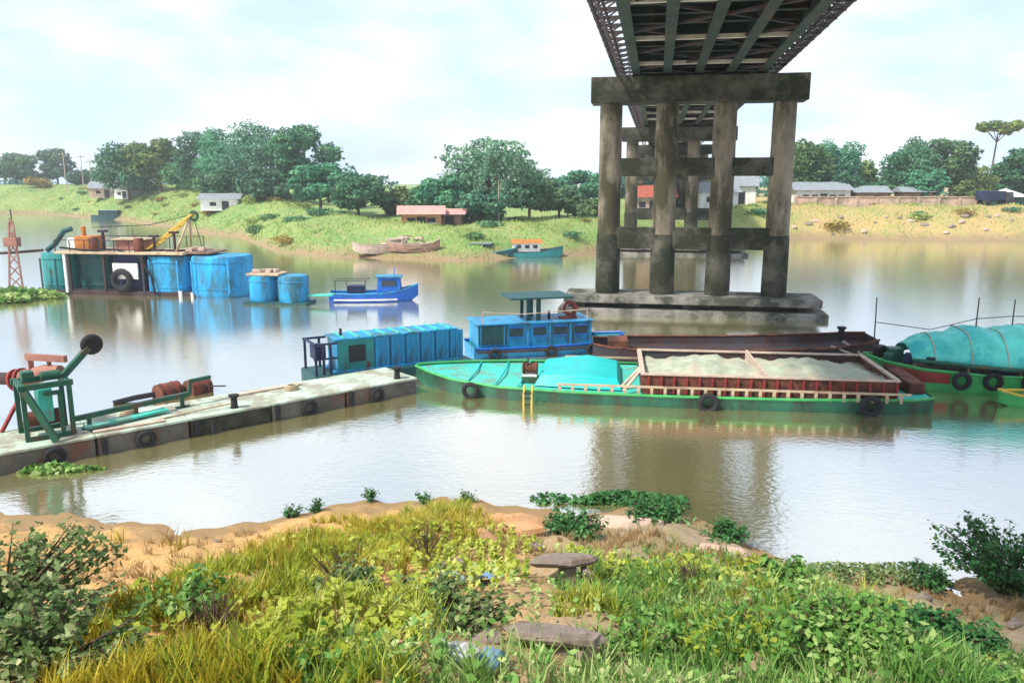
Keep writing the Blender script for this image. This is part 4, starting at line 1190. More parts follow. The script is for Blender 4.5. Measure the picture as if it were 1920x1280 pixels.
blades('bank_grass', X, Y, z_far(X, Y) - .05, .3, .13, L['bank'], 'short green grass covering the far river bank slope')
# low scrub clumps dotted over the far slopes
scr = []
for i in range(4):
    k_ = 420
    P, N = crown_points([((random.uniform(-.5, .5), random.uniform(-.4, .4), random.uniform(.2, .5)), (random.uniform(.55, .8), random.uniform(.55, .8), random.uniform(.3, .5))) for _ in range(5)], k_)
    V, F = leaves_from(P, N, .22, .6)
    q = np_mesh('foliage', V, F, [L['bank'], L['far_lime'], L['far'], L['ochre']][i])
    scr.append(q.data); bpy.data.objects.remove(q)
for i in range(90):
    x = random.uniform(-115, 85); d_ = random.uniform(2, 26)
    y = float(far_shore(np.array(x))) + d_
    if -16 < x < -5 and d_ < 18: continue
    sc_ = random.uniform(.6, 1.7)
    tq = thing('scrub_clump', ('pale grassy scrub clump on the far bank slope', 'lime green scrub clump on the far bank slope', 'dark green scrub clump on the far bank slope', 'yellow ochre scrub clump on the far bank slope')[i % 4],
               'scrub', (x, y, float(z_far(np.array(x), np.array(y))) - .1), random.uniform(0, 6.28), 'scrub clumps on the far slopes')
    tq.scale = (sc_ * 1.2, sc_ * 1.2, sc_ * random.uniform(.6, 1))
    q = bpy.data.objects.new('foliage', scr[i % 4]); C.objects.link(q); q.parent = tq; q['kind'] = 'stuff'
# ochre scrub on the far left slope
for i, (x, y, h_, w_, lb) in enumerate(((-124, 214, 3.4, 7, 'yellow ochre bush on the far grassy slope'),)):
    tree('ochre_bush', lb, x, y, float(z_far(np.array(x), np.array(y))) + h_, w_, L['ochre'], 'bush', .6, 2600)

# ------------------------------------------------------------------ houses and walls on the far bank
def house(label, x, y, rot, w_, d_, h_, rh, wall, roof, wins=2, name='house', base=None, hip=False):
    zb = float(z_far(np.array(x), np.array(y))) if base is None else base
    t_ = thing(name, label, 'house', (x, y, zb - .3), rot)
    MB().box((0, 0, h_ / 2), (w_, d_, h_)).build('wall', wall, t_)
    e = .5
    r_ = MB()
    if hip:
        r_.add([(-w_ / 2 - e, -d_ / 2 - e, h_), (w_ / 2 + e, -d_ / 2 - e, h_), (w_ / 2 + e, d_ / 2 + e, h_), (-w_ / 2 - e, d_ / 2 + e, h_), (0, 0, h_ + rh)], [(0, 1, 4), (1, 2, 4), (2, 3, 4), (3, 0, 4), (3, 2, 1, 0)])
    else:
        r_.add([(-w_ / 2 - e, -d_ / 2 - e, h_ - .1), (w_ / 2 + e, -d_ / 2 - e, h_ - .1), (w_ / 2 + e, 0, h_ + rh), (-w_ / 2 - e, 0, h_ + rh), (-w_ / 2 - e, d_ / 2 + e, h_ - .1), (w_ / 2 + e, d_ / 2 + e, h_ - .1)],
               [(0, 1, 2, 3), (3, 2, 5, 4), (0, 3, 4), (1, 5, 2), (0, 4, 5, 1)])
    r_.build('roof', roof, t_)
    for i in range(wins):
        cx = -w_ / 2 + (i + 1) * w_ / (wins + 1)
        if i == wins // 2:
            MB().box((cx, -d_ / 2 - .03, min(1.15, h_ * .42)), (1.0, .1, min(1.9, h_ * .72))).build('door', M['dark'], t_)
        else:
            f_ = MB().box((cx, -d_ / 2 - .03, h_ * .55), (.9, .1, h_ * .32)).build('window', M['dark'], t_)
            MB().box((cx, -d_ / 2 - .06, h_ * .55 - h_ * .16 - .05), (1.1, .16, .1)).build('sill', M['white'], f_)
    return t_
house('small orange walled hut with a faded pink roof on the far shore', -10.2, 91, .1, 4.4, 3.2, 1.7, .8, M['brick'], M['pinkroof'], 3, 'hut')
house('open shed with faded pink roof beside the orange walled hut', -6.9, 92.5, -.1, 2.6, 2.4, 1.5, .5, M['wood'], M['pinkroof'], 1, 'shed')
house('low hut with pale sheet metal roof among the left bank trees', -90, 182, .2, 7, 5, 2.2, 1.4, M['wallpink'], M['greyroof'], 3, 'hut')
house('small white gabled hut next to the sheet roofed hut', -83, 176, -.3, 4, 4, 2.0, 1.2, M['white'], M['greyroof'], 2, 'hut')
house('white hut at the foot of the big bank grove', -45, 126, .1, 5.5, 4, 1.8, .8, M['white'], M['greyroof'], 2, 'hut')
house('long white house with grey roof right of the bridge pier', 46.5, 124, .05, 8.2, 5, 2.7, 1.1, M['white'], M['greyroof'], 5)
house('white gabled house seen between the pier columns', 34.5, 126, -.25, 6, 5, 3.0, 1.7, M['white'], M['greyroof'], 2)
house('dark wooden shed beside the long white house', 54.5, 125, .0, 5, 4, 2.4, .9, M['wood'], M['greyroof'], 2, 'shed')
house('low dark shed under the trees behind the plastered wall', 61, 123.5, .05, 4.4, 3, 2.2, .7, M['wood'], M['greyroof'], 2, 'shed')
house('kiosk with pointed white roof at the wall end', 72.5, 119.5, .1, 3.6, 3.6, 1.9, 1.2, M['teal_dark'], M['white'], 1, 'kiosk', hip=True)
house('red roofed house seen under the bridge deck', 20.5, 119, -.1, 6, 5, 2.6, 1.6, M['wallpink'], M['redroof'], 3)
house('grey roofed house seen low under the bridge', 29, 117, .1, 5.5, 5, 2.4, 1.3, M['white'], M['greyroof'], 3)

rw = thing('retaining_wall', 'long pinkish plastered retaining wall along the far right bank', 'wall', (54, 117.5, 3.35), R(-1))
for i in range(9):
    MB().box((-11.6 + i * 2.95, .04 * (i % 2), .85), (2.9, .5, 1.9)).build('wall_panel', M['wallpink'], rw, bev=.03)
    MB().box((-11.6 + i * 2.95, 0, 1.86), (2.93, .7, .12)).build('coping', M['beige'], rw)
for i in range(10):
    MB().box((-13.05 + i * 2.95, -.32, .8), (.3, .22, 1.9)).build('buttress', M['wood_pale'], rw)

# dark parked trucks at the wall end
for x, y, lb in ((68.6, 115.5, 'dark truck parked below the white roofed kiosk'),):
    zb = float(z_far(np.array(x), np.array(y)))
    tk = thing('parked_truck', lb, 'truck', (x, y, zb), R(8))
    MB().box((-.6, 0, 1.35), (3.4, 1.8, 1.3)).build('cargo_box', M['navy'], tk, bev=.05)
    MB().box((1.85, 0, 1.1), (1.3, 1.7, 1.5), taper=.85).build('cab', M['steel_grey'], tk, bev=.08)
    MB().box((1.85, -.80, 1.4), (.7, .08, .5)).build('cab_window', M['glass'], tk)
    for a in (-1.5, 1.7):
        for s in (-1, 1):
            MB().cyl((a, s * .75, .4), (a, s * .98, .4), .4, n=16).build('wheel', M['black'], tk, smooth=40)

# utility poles
for x, y, zt, lb in ((-109.5, 200, 14.6, 'wooden utility pole with cross arm by the hazy far trees'), (-106.3, 202, 14.2, 'wooden utility pole with cross arm by the hazy far trees'), (-98, 190, 12.6, 'short utility pole next to the sheet roofed hut'), (-1.5, 92, 7.4, 'thin pale pole standing before the feathery tree')):
    zb = float(z_far(np.array(x), np.array(y)))
    up = thing('utility_pole', lb, 'pole', (x, y, zb - .3), .2, 'utility poles on the far bank')
    MB().cyl((0, 0, 0), (0, 0, zt - zb + .3), .13 if y > 100 else .06, .09 if y > 100 else .04, 8).build('pole', M['wood_pale'], up, smooth=40)
    if y > 100:
        MB().box((0, 0, zt - zb - .3), (1.8, .12, .14)).build('cross_arm', M['wood'], up)
        for a in (-.8, 0, .8): MB().lathe([(.05, 0), (.08, .1), (.05, .22)], 8, (a, 0, zt - zb - .23)).build('insulator', M['white'], up)

# ------------------------------------------------------------------ boats and wreckage along the far shore
fb = thing('moored_boat', 'teal boat with white deckhouse and orange roof moored at the far shore', 'boat', (1.6, 78.6, 0), R(5))
make_hull(fb, [-3.6, -3.2, -1.5, 1, 2.7, 3.4], [.5, .9, 1.15, 1.15, .7, .1], [.6, .55, .5, .55, .8, 1.0], [-.1, -.2, -.3, -.3, -.2, .3], M['teal'], M['wood'], .1, .8, M['teal_dark'])
MB().box((-.2, 0, .95), (2.6, 1.5, .8)).build('deckhouse', M['white'], fb, bev=.04)
for x in (-1.0, -.2, .6): MB().box((x, -.77, 1.05), (.45, .05, .32)).build('window', M['glass'], fb)
MB().loft([[(-1.7, -1.0, 1.38), (-1.7, 0, 1.72), (-1.7, 1.0, 1.38)], [(1.3, -1.0, 1.38), (1.3, 0, 1.72), (1.3, 1.0, 1.38)]], cap=True).build('roof', M['orange'], fb)
fb2 = thing('moored_boat', 'dark teal open boat lying behind the orange roofed boat', 'boat', (-2.2, 78.2, 0), R(-12))
make_hull(fb2, [-2.8, -2.4, -1, 1, 2.2, 2.8], [.4, .8, 1.0, .95, .6, .1], [.7, .6, .55, .6, .8, 1.0], [-.1, -.2, -.3, -.3, -.2, .3], M['teal_dark'], M['wood'], .2, .8, M['teal'])
MB().box((-.8, 0, .95), (1.8, 1.3, .7)).build('shelter', M['teal_dark'], fb2, bev=.05)
MB().box((-.8, 0, 1.35), (2.1, 1.6, .07)).build('shelter_roof', M['greyroof'], fb2)
fb3 = thing('moored_boat', 'dark bluish boat resting at the water edge of the far left bank', 'boat', (-80.5, 163, .0), R(8))
make_hull(fb3, [-4, -3.4, -1, 1.5, 3.2, 4], [.6, 1.1, 1.4, 1.4, .8, .1], [.9, .8, .75, .8, 1.0, 1.3], [-.1, -.2, -.3, -.3, -.2, .3], M['teal_dark'], M['wood'], .15, .8, M['steel_grey'])
MB().box((-.6, 0, 1.3), (3.6, 1.9, 1.0)).build('cabin', M['teal_dark'], fb3, bev=.06)
MB().box((-.6, 0, 1.84), (4.0, 2.2, .08)).build('cabin_roof', M['greyroof'], fb3)
# beached wooden boats and timber
for i, (x, y, r_, lb) in enumerate(((-12.9, 78.2, .25, 'weathered wooden boat hull beached on the far shore, left of the timber pile'), (-9.6, 77.6, -.12, 'bleached wooden boat hull beached on the far shore, beside the timber pile'))):
    zb = float(z_far(np.array(x), np.array(y)))
    wb = thing('beached_boat', lb, 'boat', (x, y, zb + .1), r_)
    make_hull(wb, [-2.6, -2.1, -.8, .9, 2.1, 2.7], [.1, .5, .8, .8, .45, .06], [1.0, .75, .6, .6, .8, 1.1], [.3, -.1, -.2, -.2, -.1, .35], M['wood'] if i else M['wood_pale'], M['wood'], .3, .75, M['wood_pale'])
    for a in (-1.2, -.2, .8):
        MB().box((a, 0, .42), (.22, 1.2, .06)).build('thwart', M['wood_pale'], wb)
    arch = MB()
    for a in (-.9, .0, .9):
        arch.tube([(a, .72 * math.cos(q), .55 + .75 * math.sin(q)) for q in np.linspace(0, math.pi, 9)], .04, 5)
    arch.build('awning_hoop', M['wood_pale'], wb)
for i in range(11):
    x, y = -11.4 + random.uniform(-2.6, 2.2), 80.2 + random.uniform(-1.0, 1.6)
    zb = float(z_far(np.array(x), np.array(y)))
    a = random.uniform(-.7, .7); ln = random.uniform(1.0, 2.2)
    d_ = (math.cos(a) * ln / 2, math.sin(a) * ln / 2)
    lg = MB().tube([(-d_[0], -d_[1], .06 + .12 * (i % 3)), (0, .05, .1 + .12 * (i % 3)), (d_[0], d_[1], .12 + .12 * (i % 3))], [.14, .16, .12], 8).build('timber_log', M['wood_pale'] if i % 3 else M['wood'], smooth=50, loc=(x, y, zb))
    tag(lg, 'bleached timber log heaped on the far shore near the beached boats', 'log', 'logs heaped on the far shore')
# boulders at the water edge of the far right bank
def rock(name, label, cat, loc, s, m, group=None, seed=0):
    r_ = np.random.default_rng(seed)
    n1, n2 = 9, 6
    V, F = [], []
    ph = r_.uniform(0, 6, 6)
    for i in range(n2 + 1):
        th = math.pi * i / n2
        for k_ in range(n1):
            a = 2 * math.pi * k_ / n1
            q = 1 + .22 * math.sin(a * 2 + ph[0] + th) + .16 * math.sin(a * 3 + ph[1]) * math.sin(th * 2 + ph[2]) + r_.uniform(-.06, .06)
            V.append((s[0] * q * math.sin(th) * math.cos(a), s[1] * q * math.sin(th) * math.sin(a), s[2] * q * math.cos(th)))
    for i in range(n2):
        for k_ in range(n1):
            F.append((i * n1 + k_, i * n1 + (k_ + 1) % n1, (i + 1) * n1 + (k_ + 1) % n1, (i + 1) * n1 + k_))
    o = MB().add(V, F).build(name, m, smooth=30, loc=loc)
    if label: tag(o, label, cat, group)
    return o
for i in range(24):
    x = 36 + i * 1.5 + random.uniform(-.5, .5)
    y = float(far_shore(np.array(x))) + random.uniform(.3, 6)
    s = random.uniform(.18, .5)
    rock('boulder', 'pale boulder on the far right bank below the plastered wall', 'boulder', (x, y, float(z_far(np.array(x), np.array(y))) + s * .15), (s * 1.3, s, s * .7), M['wallpink'] if i % 2 else M['stone'], 'boulders on the far right bank', i)

# ------------------------------------------------------------------ plants and debris on the near bank
def in_patches(n_, patches):
    """patches: (x, y, rx, ry, weight)"""
    w_ = np.array([p_[4] * p_[2] * p_[3] for p_ in patches]); pick = rng.choice(len(patches), n_, p=w_ / w_.sum())
    P_ = np.array(patches)[pick]
    r_, a = np.sqrt(rng.uniform(0, 1, n_)), rng.uniform(0, 6.283, n_)
    X = P_[:, 0] + P_[:, 2] * r_ * np.cos(a); Y = P_[:, 1] + P_[:, 3] * r_ * np.sin(a)
    # clumping
    cx = np.round(X / .22 + .35 * np.sin(Y * 3)) * .22; cy = np.round(Y / .22 + .35 * np.sin(X * 3)) * .22
    X = X * .55 + cx * .45; Y = Y * .55 + cy * .45
    ok = Y < shore(X) - .05
    return X[ok], Y[ok]
def tufts(name, label, m, n_t, per, h, w, patches, bend=.6, spread=.075, keep=None):
    cx, cy = in_patches(n_t, patches)
    k_ = len(cx)
    per_t = rng.integers(per // 2, per * 2, k_)
    idx = np.repeat(np.arange(k_), per_t)
    a = rng.uniform(0, 6.283, len(idx)); q = np.abs(rng.normal(0, spread, len(idx)))
    sz = rng.uniform(.55, 1.35, k_)[idx]
    X = cx[idx] + q * np.cos(a) * sz; Y = cy[idx] + q * np.sin(a) * sz
    blades(name, X, Y, z_near(X, Y) - .02, h * sz * (1.15 - 2.2 * np.clip(q, 0, .2)), w, m, label, bend)
tufts('yellow_grass', 'yellow green grass tufts on the sunny sandy bank', L['yellow'], 620, 30, .22, .017,
      [(-2.6, 10.6, 1.3, 1.6, 1.3), (-2.0, 9.4, 1.0, 1.0, 1.0), (-3.0, 7.0, 1.0, .8, 1.2), (-2.8, 5.4, 1.0, .7, 1.6), (-2.2, 4.5, 1.0, .45, 1.8), (-1.5, 14.4, 1.6, 1.6, 1.2), (-3.2, 14.2, 1.2, 1.2, .4), (-2.0, 12.2, 1.6, 1.4, .8)])
tufts('lime_grass', 'bright lime green grass tufts on the sandy bank', L['lime'], 520, 26, .22, .02,
      [(-2.6, 7.4, 1.0, .8, 1.6), (-3.4, 9.4, 1.0, 1.0, .8), (-2.2, 10.8, .9, 1.2, 1.2), (-1.6, 15.2, 1.0, 1.0, .8), (-2.2, 5.0, .9, .6, 1), (-1.2, 6.2, .6, .7, 1), (-1.4, 4.5, .8, .4, 1.6), (2.6, 9.6, 1.6, 1.6, .5), (3.6, 7.4, 1.6, 1.4, .4), (1.2, 7.4, .8, 1.2, .5)], .7)
tufts('dry_grass', 'dry straw coloured grass scattered over the bank soil', L['dry'], 820, 16, .18, .014,
      [(-6, 12.6, 3, 2.6, .35), (-.8, 12.4, 1.4, 2.2, 1), (-1.9, 5.9, .9, .8, 1.2), (-1.6, 9, .8, 1.4, 1), (3.6, 11.4, 2.2, 1.6, .6), (6.2, 11.6, 2.4, 1.0, .9), (3.4, 7.6, 1.8, 1.8, .7), (1.2, 13.6, 1.4, 1.6, .6), (2.6, 12.4, 1.6, 1.4, .6)], .9)
tufts('green_grass', 'fresh green grass on the shaded bank under the bridge', L['green'], 1300, 20, .2, .018,
      [(2.6, 7.4, 1.8, 2.2, 1), (4.6, 8.6, 1.8, 2.0, 1), (1.6, 9.4, 1.2, 1.8, .8), (3.6, 5.8, 1.6, 1.0, 1), (1.2, 5.6, 1.2, 1.0, .9), (5.4, 9.2, 1.0, .8, .5), (2.6, 11.4, 1.2, 1.0, .2), (-.9, 4.7, .8, .5, 1.6), (.2, 4.7, .9, .4, 1.6), (1.6, 4.9, 1, .5, 1.4), (3.2, 5.0, 1.2, .5, 1.4), (4.6, 5.6, 1, .6, 1)], .7)
# broad-leaved ground cover
X, Y = in_patches(4200, [(2.6, 7.2, 1.6, 1.8, 1), (1.3, 8.0, 1.0, 1.6, .8), (4.4, 8.4, 1.6, 1.6, .9), (-.3, 7.4, .7, 1.4, .6), (2.0, 10.6, 1.6, 1.2, .4), (.3, 5.0, 1.3, .6, 1), (3.6, 5.4, 1.5, .9, 1), (1.8, 5.0, 1, .5, 1), (-.9, 4.8, .6, .4, 1)])
Z = z_near(X, Y) + rng.uniform(.02, .24, len(X))
V, F = leaves_from(np.stack([X, Y, Z], -1), np.tile((0, -.2, 1.0), (len(X), 1)), .075, .6, .7)
o = np_mesh('ground_cover', V, F, L['green']); tag(o, 'low broad leaved green ground cover under the bridge', 'ground cover', kind='stuff')
X, Y = in_patches(8500, [(2.9, 9.6, .9, .8, 1.1), (1.6, 10.8, .9, .8, .9), (4.4, 6.4, .7, .6, 1.0), (2.0, 6.2, .6, .5, 1.0), (-1.3, 5.6, .7, .9, 1.6), (-1.2, 9.4, 1.4, 2.4, 1), (-2.8, 6.8, 1.2, 1.2, .6), (-2.2, 12.0, 1.6, 1.8, .4), (-.5, 12.4, 1, 2, .5)])
Z = z_near(X, Y) + rng.uniform(.02, .2, len(X))
V, F = leaves_from(np.stack([X, Y, Z], -1), np.tile((0, -.2, 1.0), (len(X), 1)), .09, .6, .5)
o = np_mesh('herb_cover', V, F, L['lime']); tag(o, 'low yellowish herbs between the grass tufts of the near bank', 'ground cover', kind='stuff')

def shrub(name, label, x, y, h_, w_, m, leaf, stems=26, per=34, base=None, group=None, spread=1.0, lean=(0, 0)):
    zb = (float(z_near(np.array(x), np.array(y))) if base is None else base) - .04
    t_ = thing(name, label, 'shrub', (x, y, zb), 0, group)
    st = MB(); PV, PN = [], []
    for i in range(stems):
        a = random.uniform(0, 6.28); q = w_ / 2 * math.sqrt(random.uniform(.02, 1)) * spread
        H = h_ * random.uniform(.6, 1.05) * (1 - .35 * (2 * q / w_) ** 2)
        tip = np.array([q * math.cos(a) + lean[0] * H, q * math.sin(a) + lean[1] * H, H])
        mid = np.array([tip[0] * .35, tip[1] * .35, H * .55])
        b0 = np.array([random.uniform(-.08, .08) * w_, random.uniform(-.08, .08) * w_, -.02])
        st.tube([b0, mid, tip], [.012 + h_ * .006, .009 + h_ * .003, .004], 5)
        tt = rng.uniform(.25, 1.02, per)[:, None]
        p_ = (1 - tt) ** 2 * b0 + 2 * tt * (1 - tt) * mid + tt ** 2 * tip
        off = rng.normal(0, 1, (per, 3)); off /= np.linalg.norm(off, axis=1, keepdims=True)
        PV.append(p_ + off * leaf * rng.uniform(.4, 1.3, (per, 1))); PN.append(off * .6 + np.array([0, 0, .8]))
    st.build('stems', M['twig'], t_)
    V, F = leaves_from(np.concatenate(PV), np.concatenate(PN), leaf, .62, .45)
    f_ = np_mesh('foliage', V, F, m, t_); f_['kind'] = 'stuff'
    return t_
shrub('leafy_shrub', 'tall leafy shrub with pale flecked leaves on the sandy bank, beside orange soil', -4.25, 6.1, .95, 2.1, L['shrub'], .07, 90, 56)
shrub('leafy_shrub', 'dark leafy shrub leaning against the tall pale flecked shrub', -3.15, 4.9, .6, 1.3, L['shrub'], .065, 60, 50)
shrub('leafy_shrub', 'small green shrub at the foot of the tall pale flecked shrub', -2.95, 6.6, .5, .8, L['green'], .08, 22, 34)
shrub('round_bush', 'dense fresh green bush at the bottom of the shaded bank', 2.55, 5.5, .45, 1.1, L['green'], .065, 78, 52)
shrub('round_bush', 'deep green bush under the bridge among the ground cover', 3.6, 6.2, .45, 1.1, L['deep'], .065, 74, 52)
shrub('round_bush', 'wide deep green bush below the dry soil strip', 4.5, 7.2, .35, 1.0, L['green'], .065, 70, 52)
shrub('round_bush', 'bright green bush beside the yellowish herb clump', 3.1, 8.4, .35, .8, L['green'], .085, 34, 36)
shrub('round_bush', 'green bush at the front of the lower concrete block', 1.15, 6.4, .38, .9, L['green'], .08, 28, 34)
shrub('round_bush', 'dark grey green bush left of the lower concrete block', -.55, 6.6, .5, 1.3, L['shrub'], .075, 36, 36)
shrub('round_bush', 'dark bush on the yellow grass slope above the litter', -1.55, 6.9, .45, .7, L['shrub'], .07, 26, 30)
shrub('round_bush', 'yellowish herb clump in the shaded green', 3.35, 10.3, .42, .7, L['lime'], .075, 22, 30)
shrub('water_edge_bush', 'deep green bush at the waterline in the pier reflection', 3.0, 15.6, .55, 1.7, L['deep'], .1, 46, 40)
shrub('water_edge_bush', 'dark green bush right of the waterline bush', 4.15, 14.6, .5, 1.0, L['deep'], .09, 32, 36)
shrub('water_edge_bush', 'deep green grassy bush left of the bare pink soil', 1.15, 14.0, .5, 1.3, L['deep'], .09, 40, 40)
shrub('overhanging_shrub', 'dark leafy shrub hanging over the water at the bank edge on the bridge side', 8.55, 12.6, 1.3, 2.2, L['deep'], .085, 90, 50, lean=(-.35, .1))
shrub('overhanging_shrub', 'low dark shrub trailing off the overhanging shrub', 7.5, 13.0, .45, 1.0, L['deep'], .09, 24, 30, lean=(-.5, .1))
for i, x in enumerate((-4.7, -4.25, -3.2, -2.0, -1.0)):
    shrub('shore_weed', 'small dark weed growing at the sandy water edge', x, float(shore(np.array(x))) - .18, .36, .45, L['deep'], .06, 14, 20, group='weeds along the sandy water edge')
for i, (x, y, h_) in enumerate(((5.3, 13.2, .25), (5.9, 13.15, .32), (6.5, 13.1, .25), (7.0, 13.05, .3))):
    shrub('marsh_weed', 'low grey green weed at the muddy waterline under the bridge', x, y, h_, .6, L['shrub'], .07, 18, 22, group='weeds along the muddy waterline')

def mat_of_plants(label, x, y, rx, ry, k_, m, sz, hh, group=None):
    t_ = thing('floating_plants', label, 'water plants', (x, y, 0), 0, group)
    r_, a = np.sqrt(rng.uniform(0, 1, k_)), rng.uniform(0, 6.283, k_)
    q = r_ * (1 + .25 * np.sin(a * 3 + x) + .15 * np.sin(a * 7))
    P_ = np.stack([rx * q * np.cos(a), ry * q * np.sin(a), rng.uniform(.01, hh, k_) * (1.1 - r_ * .7)], -1)
    V, F = leaves_from(P_, np.tile((0, 0, 1.0), (k_, 1)), sz, .75, .5)
    f_ = np_mesh('leaf_mat', V, F, m, t_); f_['kind'] = 'stuff'
    return t_
mat_of_plants('green floating water plants gathered against the pontoon side', -11.4, 18.95, .85, .28, 500, L['green'], .16, .2)
mat_of_plants('thin floating water plants off the sandy tip of the bank', .95, 17.0, .5, .25, 160, L['deep'], .11, .2)
mat_of_plants('dark floating water plants in the pier reflection', 2.6, 17.0, 1.2, .3, 900, L['deep'], .12, .24)
mat_of_plants('wide bed of floating water plants beside the dredger mast', -32.0, 49.0, 3.6, 2.0, 2600, L['green'], .34, .8)
mat_of_plants('low floating water plants along the muddy waterline', 6.6, 13.75, 1.6, .22, 420, L['shrub'], .1, .1)

# reed-like sprigs standing on the sandy shore
for i, (x, y) in enumerate(((-7.6, 14.4), (-6.5, 14.2), (-6.0, 13.4), (-8.6, 13.2))):
    X_ = x + rng.normal(0, .07, 26); Y_ = y + rng.normal(0, .07, 26)
    tg = thing('grass_sprig', 'thin dry grass sprig alone on the orange sand', 'grass sprig', (x, y, float(z_near(np.array(x), np.array(y)))), 0, 'sprigs on the orange sand')
    blades('sprig_blades', X_ - x, Y_ - y, np.zeros(26) - .02, .4, .02, L['dry'] if i % 2 else L['yellow'], None, .7, parent=tg)

# dead twigs
for i, (x, y, h_, lb) in enumerate(((-1.75, 7.6, .6, 'bare dark twiggy bush on the yellow grass slope'), (-2.5, 6.1, .45, 'bare brown twiggy bush low on the grassy slope'), (-1.1, 9.6, .5, 'bare twig cluster above the dark bush'), (2.2, 9.2, .4, 'bare brown twigs among the shaded green grass'), (5.4, 10.6, .4, 'bare brown twigs on the soil strip under the bridge'))):
    dt = thing('dead_bush', lb, 'dead bush', (x, y, float(z_near(np.array(x), np.array(y))) - .03))
    tw = MB()
    for k_ in range(34):
        a, q, H = random.uniform(0, 6.28), random.uniform(.05, .35), h_ * random.uniform(.5, 1.1)
        e = (q * math.cos(a), q * math.sin(a), H)
        tw.tube([(0, 0, 0), (e[0] * .4 + random.uniform(-.04, .04), e[1] * .4, H * .5), e], [.012, .008, .003], 4)
        tw.tube([(e[0] * .5, e[1] * .5, H * .6), (e[0] * .5 + random.uniform(-.15, .15), e[1] * .5 + random.uniform(-.15, .15), H * .85)], [.006, .002], 4)
    tw.build('twigs', M['twig'], dt)

# broken concrete blocks: a ragged slab lying over upright stumps
for i, (x, y, s, r_, lb) in enumerate(((.72, 9.4, 1.0, .2, 'upper broken concrete slab resting on a stump in the weeds'), (.44, 6.0, .8, -.2, 'lower broken concrete slab resting on a stump near the litter'))):
    cb = thing('concrete_block', lb, 'concrete block', (x, y, float(z_near(np.array(x), np.array(y))) - .1), r_)
    MB().prism([(-.14 * s, -.16 * s), (.06 * s, -.18 * s), (.1 * s, .1 * s), (-.1 * s, .17 * s)], 0, .3 * s).build('stump', M['stone'], cb, bev=.02)
    MB().prism([(.13 * s, -.2 * s), (.2 * s, -.22 * s), (.22 * s, -.05 * s), (.14 * s, -.06 * s)], 0, .27 * s).build('side_stump', M['stone'], cb, bev=.015)
    rr = random.Random(i + 5)
    ring = []
    for k_ in range(8):
        a = 2 * math.pi * (k_ + rr.uniform(-.25, .25)) / 8
        q = rr.uniform(.8, 1.2)
        ring.append((.5 * s * q * math.cos(a), .27 * s * q * math.sin(a)))
    top = [(px_ * rr.uniform(.8, .97), py_ * rr.uniform(.8, .97), (.035 + .03 * rr.random()) * s) for px_, py_ in ring]
    bot = [(px_ * rr.uniform(.75, .95), py_ * rr.uniform(.75, .95), -.045 * s) for px_, py_ in ring]
    sl = MB().loft([bot, [(px_, py_, rr.uniform(-.02, .02)) for px_, py_ in ring], top], True, True).build('slab', M['stone'], cb, bev=.006, loc=(-.08, .0, .33 * s))
    sl.rotation_euler = (R(-13), R(7), .2)
# bare soil mounds by the water
for i, (x, y, s, lb) in enumerate(((2.35, 15.2, (.75, .3, .14), 'pinkish bare clay mound at the waterline'), (3.55, 12.6, (.5, .3, .12), 'pinkish clay lump on the shaded bank'), (.0, 14.4, (.9, .4, .16), 'orange clay hump at the sandy tip of the bank'), (-.6, 12.6, (.5, .35, .14), 'reddish clay hump among the yellow grass'))):
    rock('clay_mound', lb, 'clay mound', (x, y, float(z_near(np.array(x), np.array(y))) + .02), s, M['wallpink'] if i < 2 else M['brick'], None, 60 + i)
for i in range(22):
    x = random.uniform(-1.5, 7.5); y = random.uniform(5.2, 13)
    if i % 3 == 0: x = random.uniform(-8, -1); y = random.uniform(8, 15)
    s = random.uniform(.05, .14)
    rock('stone', 'small grey brown stone lying on the near bank', 'stone', (x, y, float(z_near(np.array(x), np.array(y))) + s * .2), (s * 1.3, s, s * .7), M['stone'], 'stones on the near bank', 100 + i)
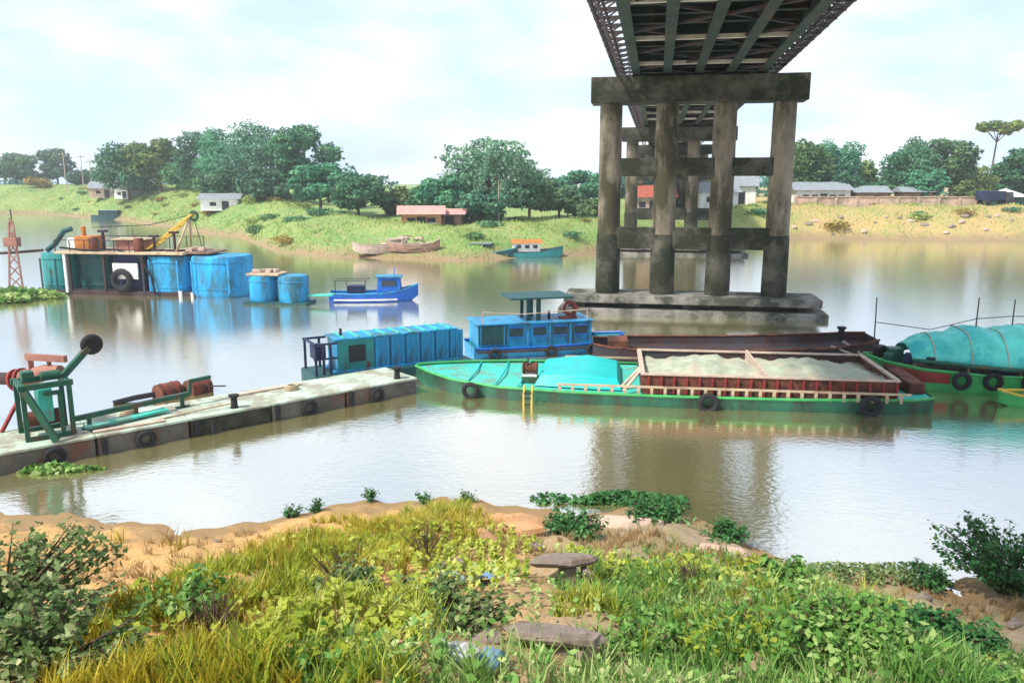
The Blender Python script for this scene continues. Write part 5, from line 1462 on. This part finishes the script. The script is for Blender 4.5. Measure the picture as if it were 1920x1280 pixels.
# litter
for i, (x, y, c_, lb) in enumerate(((-.36, 5.0, 'plastic', 'crumpled pale plastic bag at the foot of the slope'), (-.16, 5.12, 'plastic_blue', 'blue plastic scrap next to the crumpled bag'), (-.62, 7.9, 'plastic', 'pale plastic bag in the weeds above the dark bush'), (-.3, 8.1, 'plastic_blue', 'light blue plastic scrap in the weeds by the upper bag'))):
    zb = float(z_near(np.array(x), np.array(y)))
    gx, gy = np.meshgrid(np.linspace(-.17, .17, 12), np.linspace(-.12, .12, 10), indexing='ij')
    ph = i * 1.7
    V = np.stack([gx + .02 * np.sin(gy * 40 + ph), gy + .02 * np.sin(gx * 35), .1 + .09 * np.cos(gx * 8) * np.cos(gy * 10) + .03 * np.sin(gx * 47 + ph) * np.sin(gy * 41) - .05], -1).reshape(-1, 3)
    i_ = np.arange(gx.size).reshape(gx.shape)
    F = np.stack([i_[:-1, :-1], i_[1:, :-1], i_[1:, 1:], i_[:-1, 1:]], -1).reshape(-1, 4)
    o = np_mesh('plastic_bag' if c_ == 'plastic' else 'plastic_scrap', V, F, M[c_], None, False)
    o.location = (x, y, zb + .06)
    o.scale = (.75, .7, .6); o.rotation_euler = (.3, .1, i)
    s_ = o.modifiers.new('solidify', 'SOLIDIFY'); s_.thickness = .008
    tag(o, lb, 'plastic bag' if c_ == 'plastic' else 'plastic scrap')

# ------------------------------------------------------------------ haze over the river
HAZE = 0.0006
if HAZE:
    hz = MB().box((0, 200, 13), (1000, 620, 34)).build('haze', M['white'])
    hm = bpy.data.materials.new('haze_air')
    hm.use_nodes = True
    n, l = hm.node_tree.nodes, hm.node_tree.links
    n.remove(n['Principled BSDF'])
    pv = n.new('ShaderNodeVolumePrincipled')
    pv.inputs['Color'].default_value = (.86, .93, 1, 1)
    pv.inputs['Density'].default_value = HAZE
    l.new(pv.outputs[0], n['Material Output'].inputs['Volume'])
    hz.data.materials.clear(); hz.data.materials.append(hm)
    hz['kind'] = 'stuff'
    tag(hz, 'pale haze hanging over the whole river', 'haze', kind='stuff')
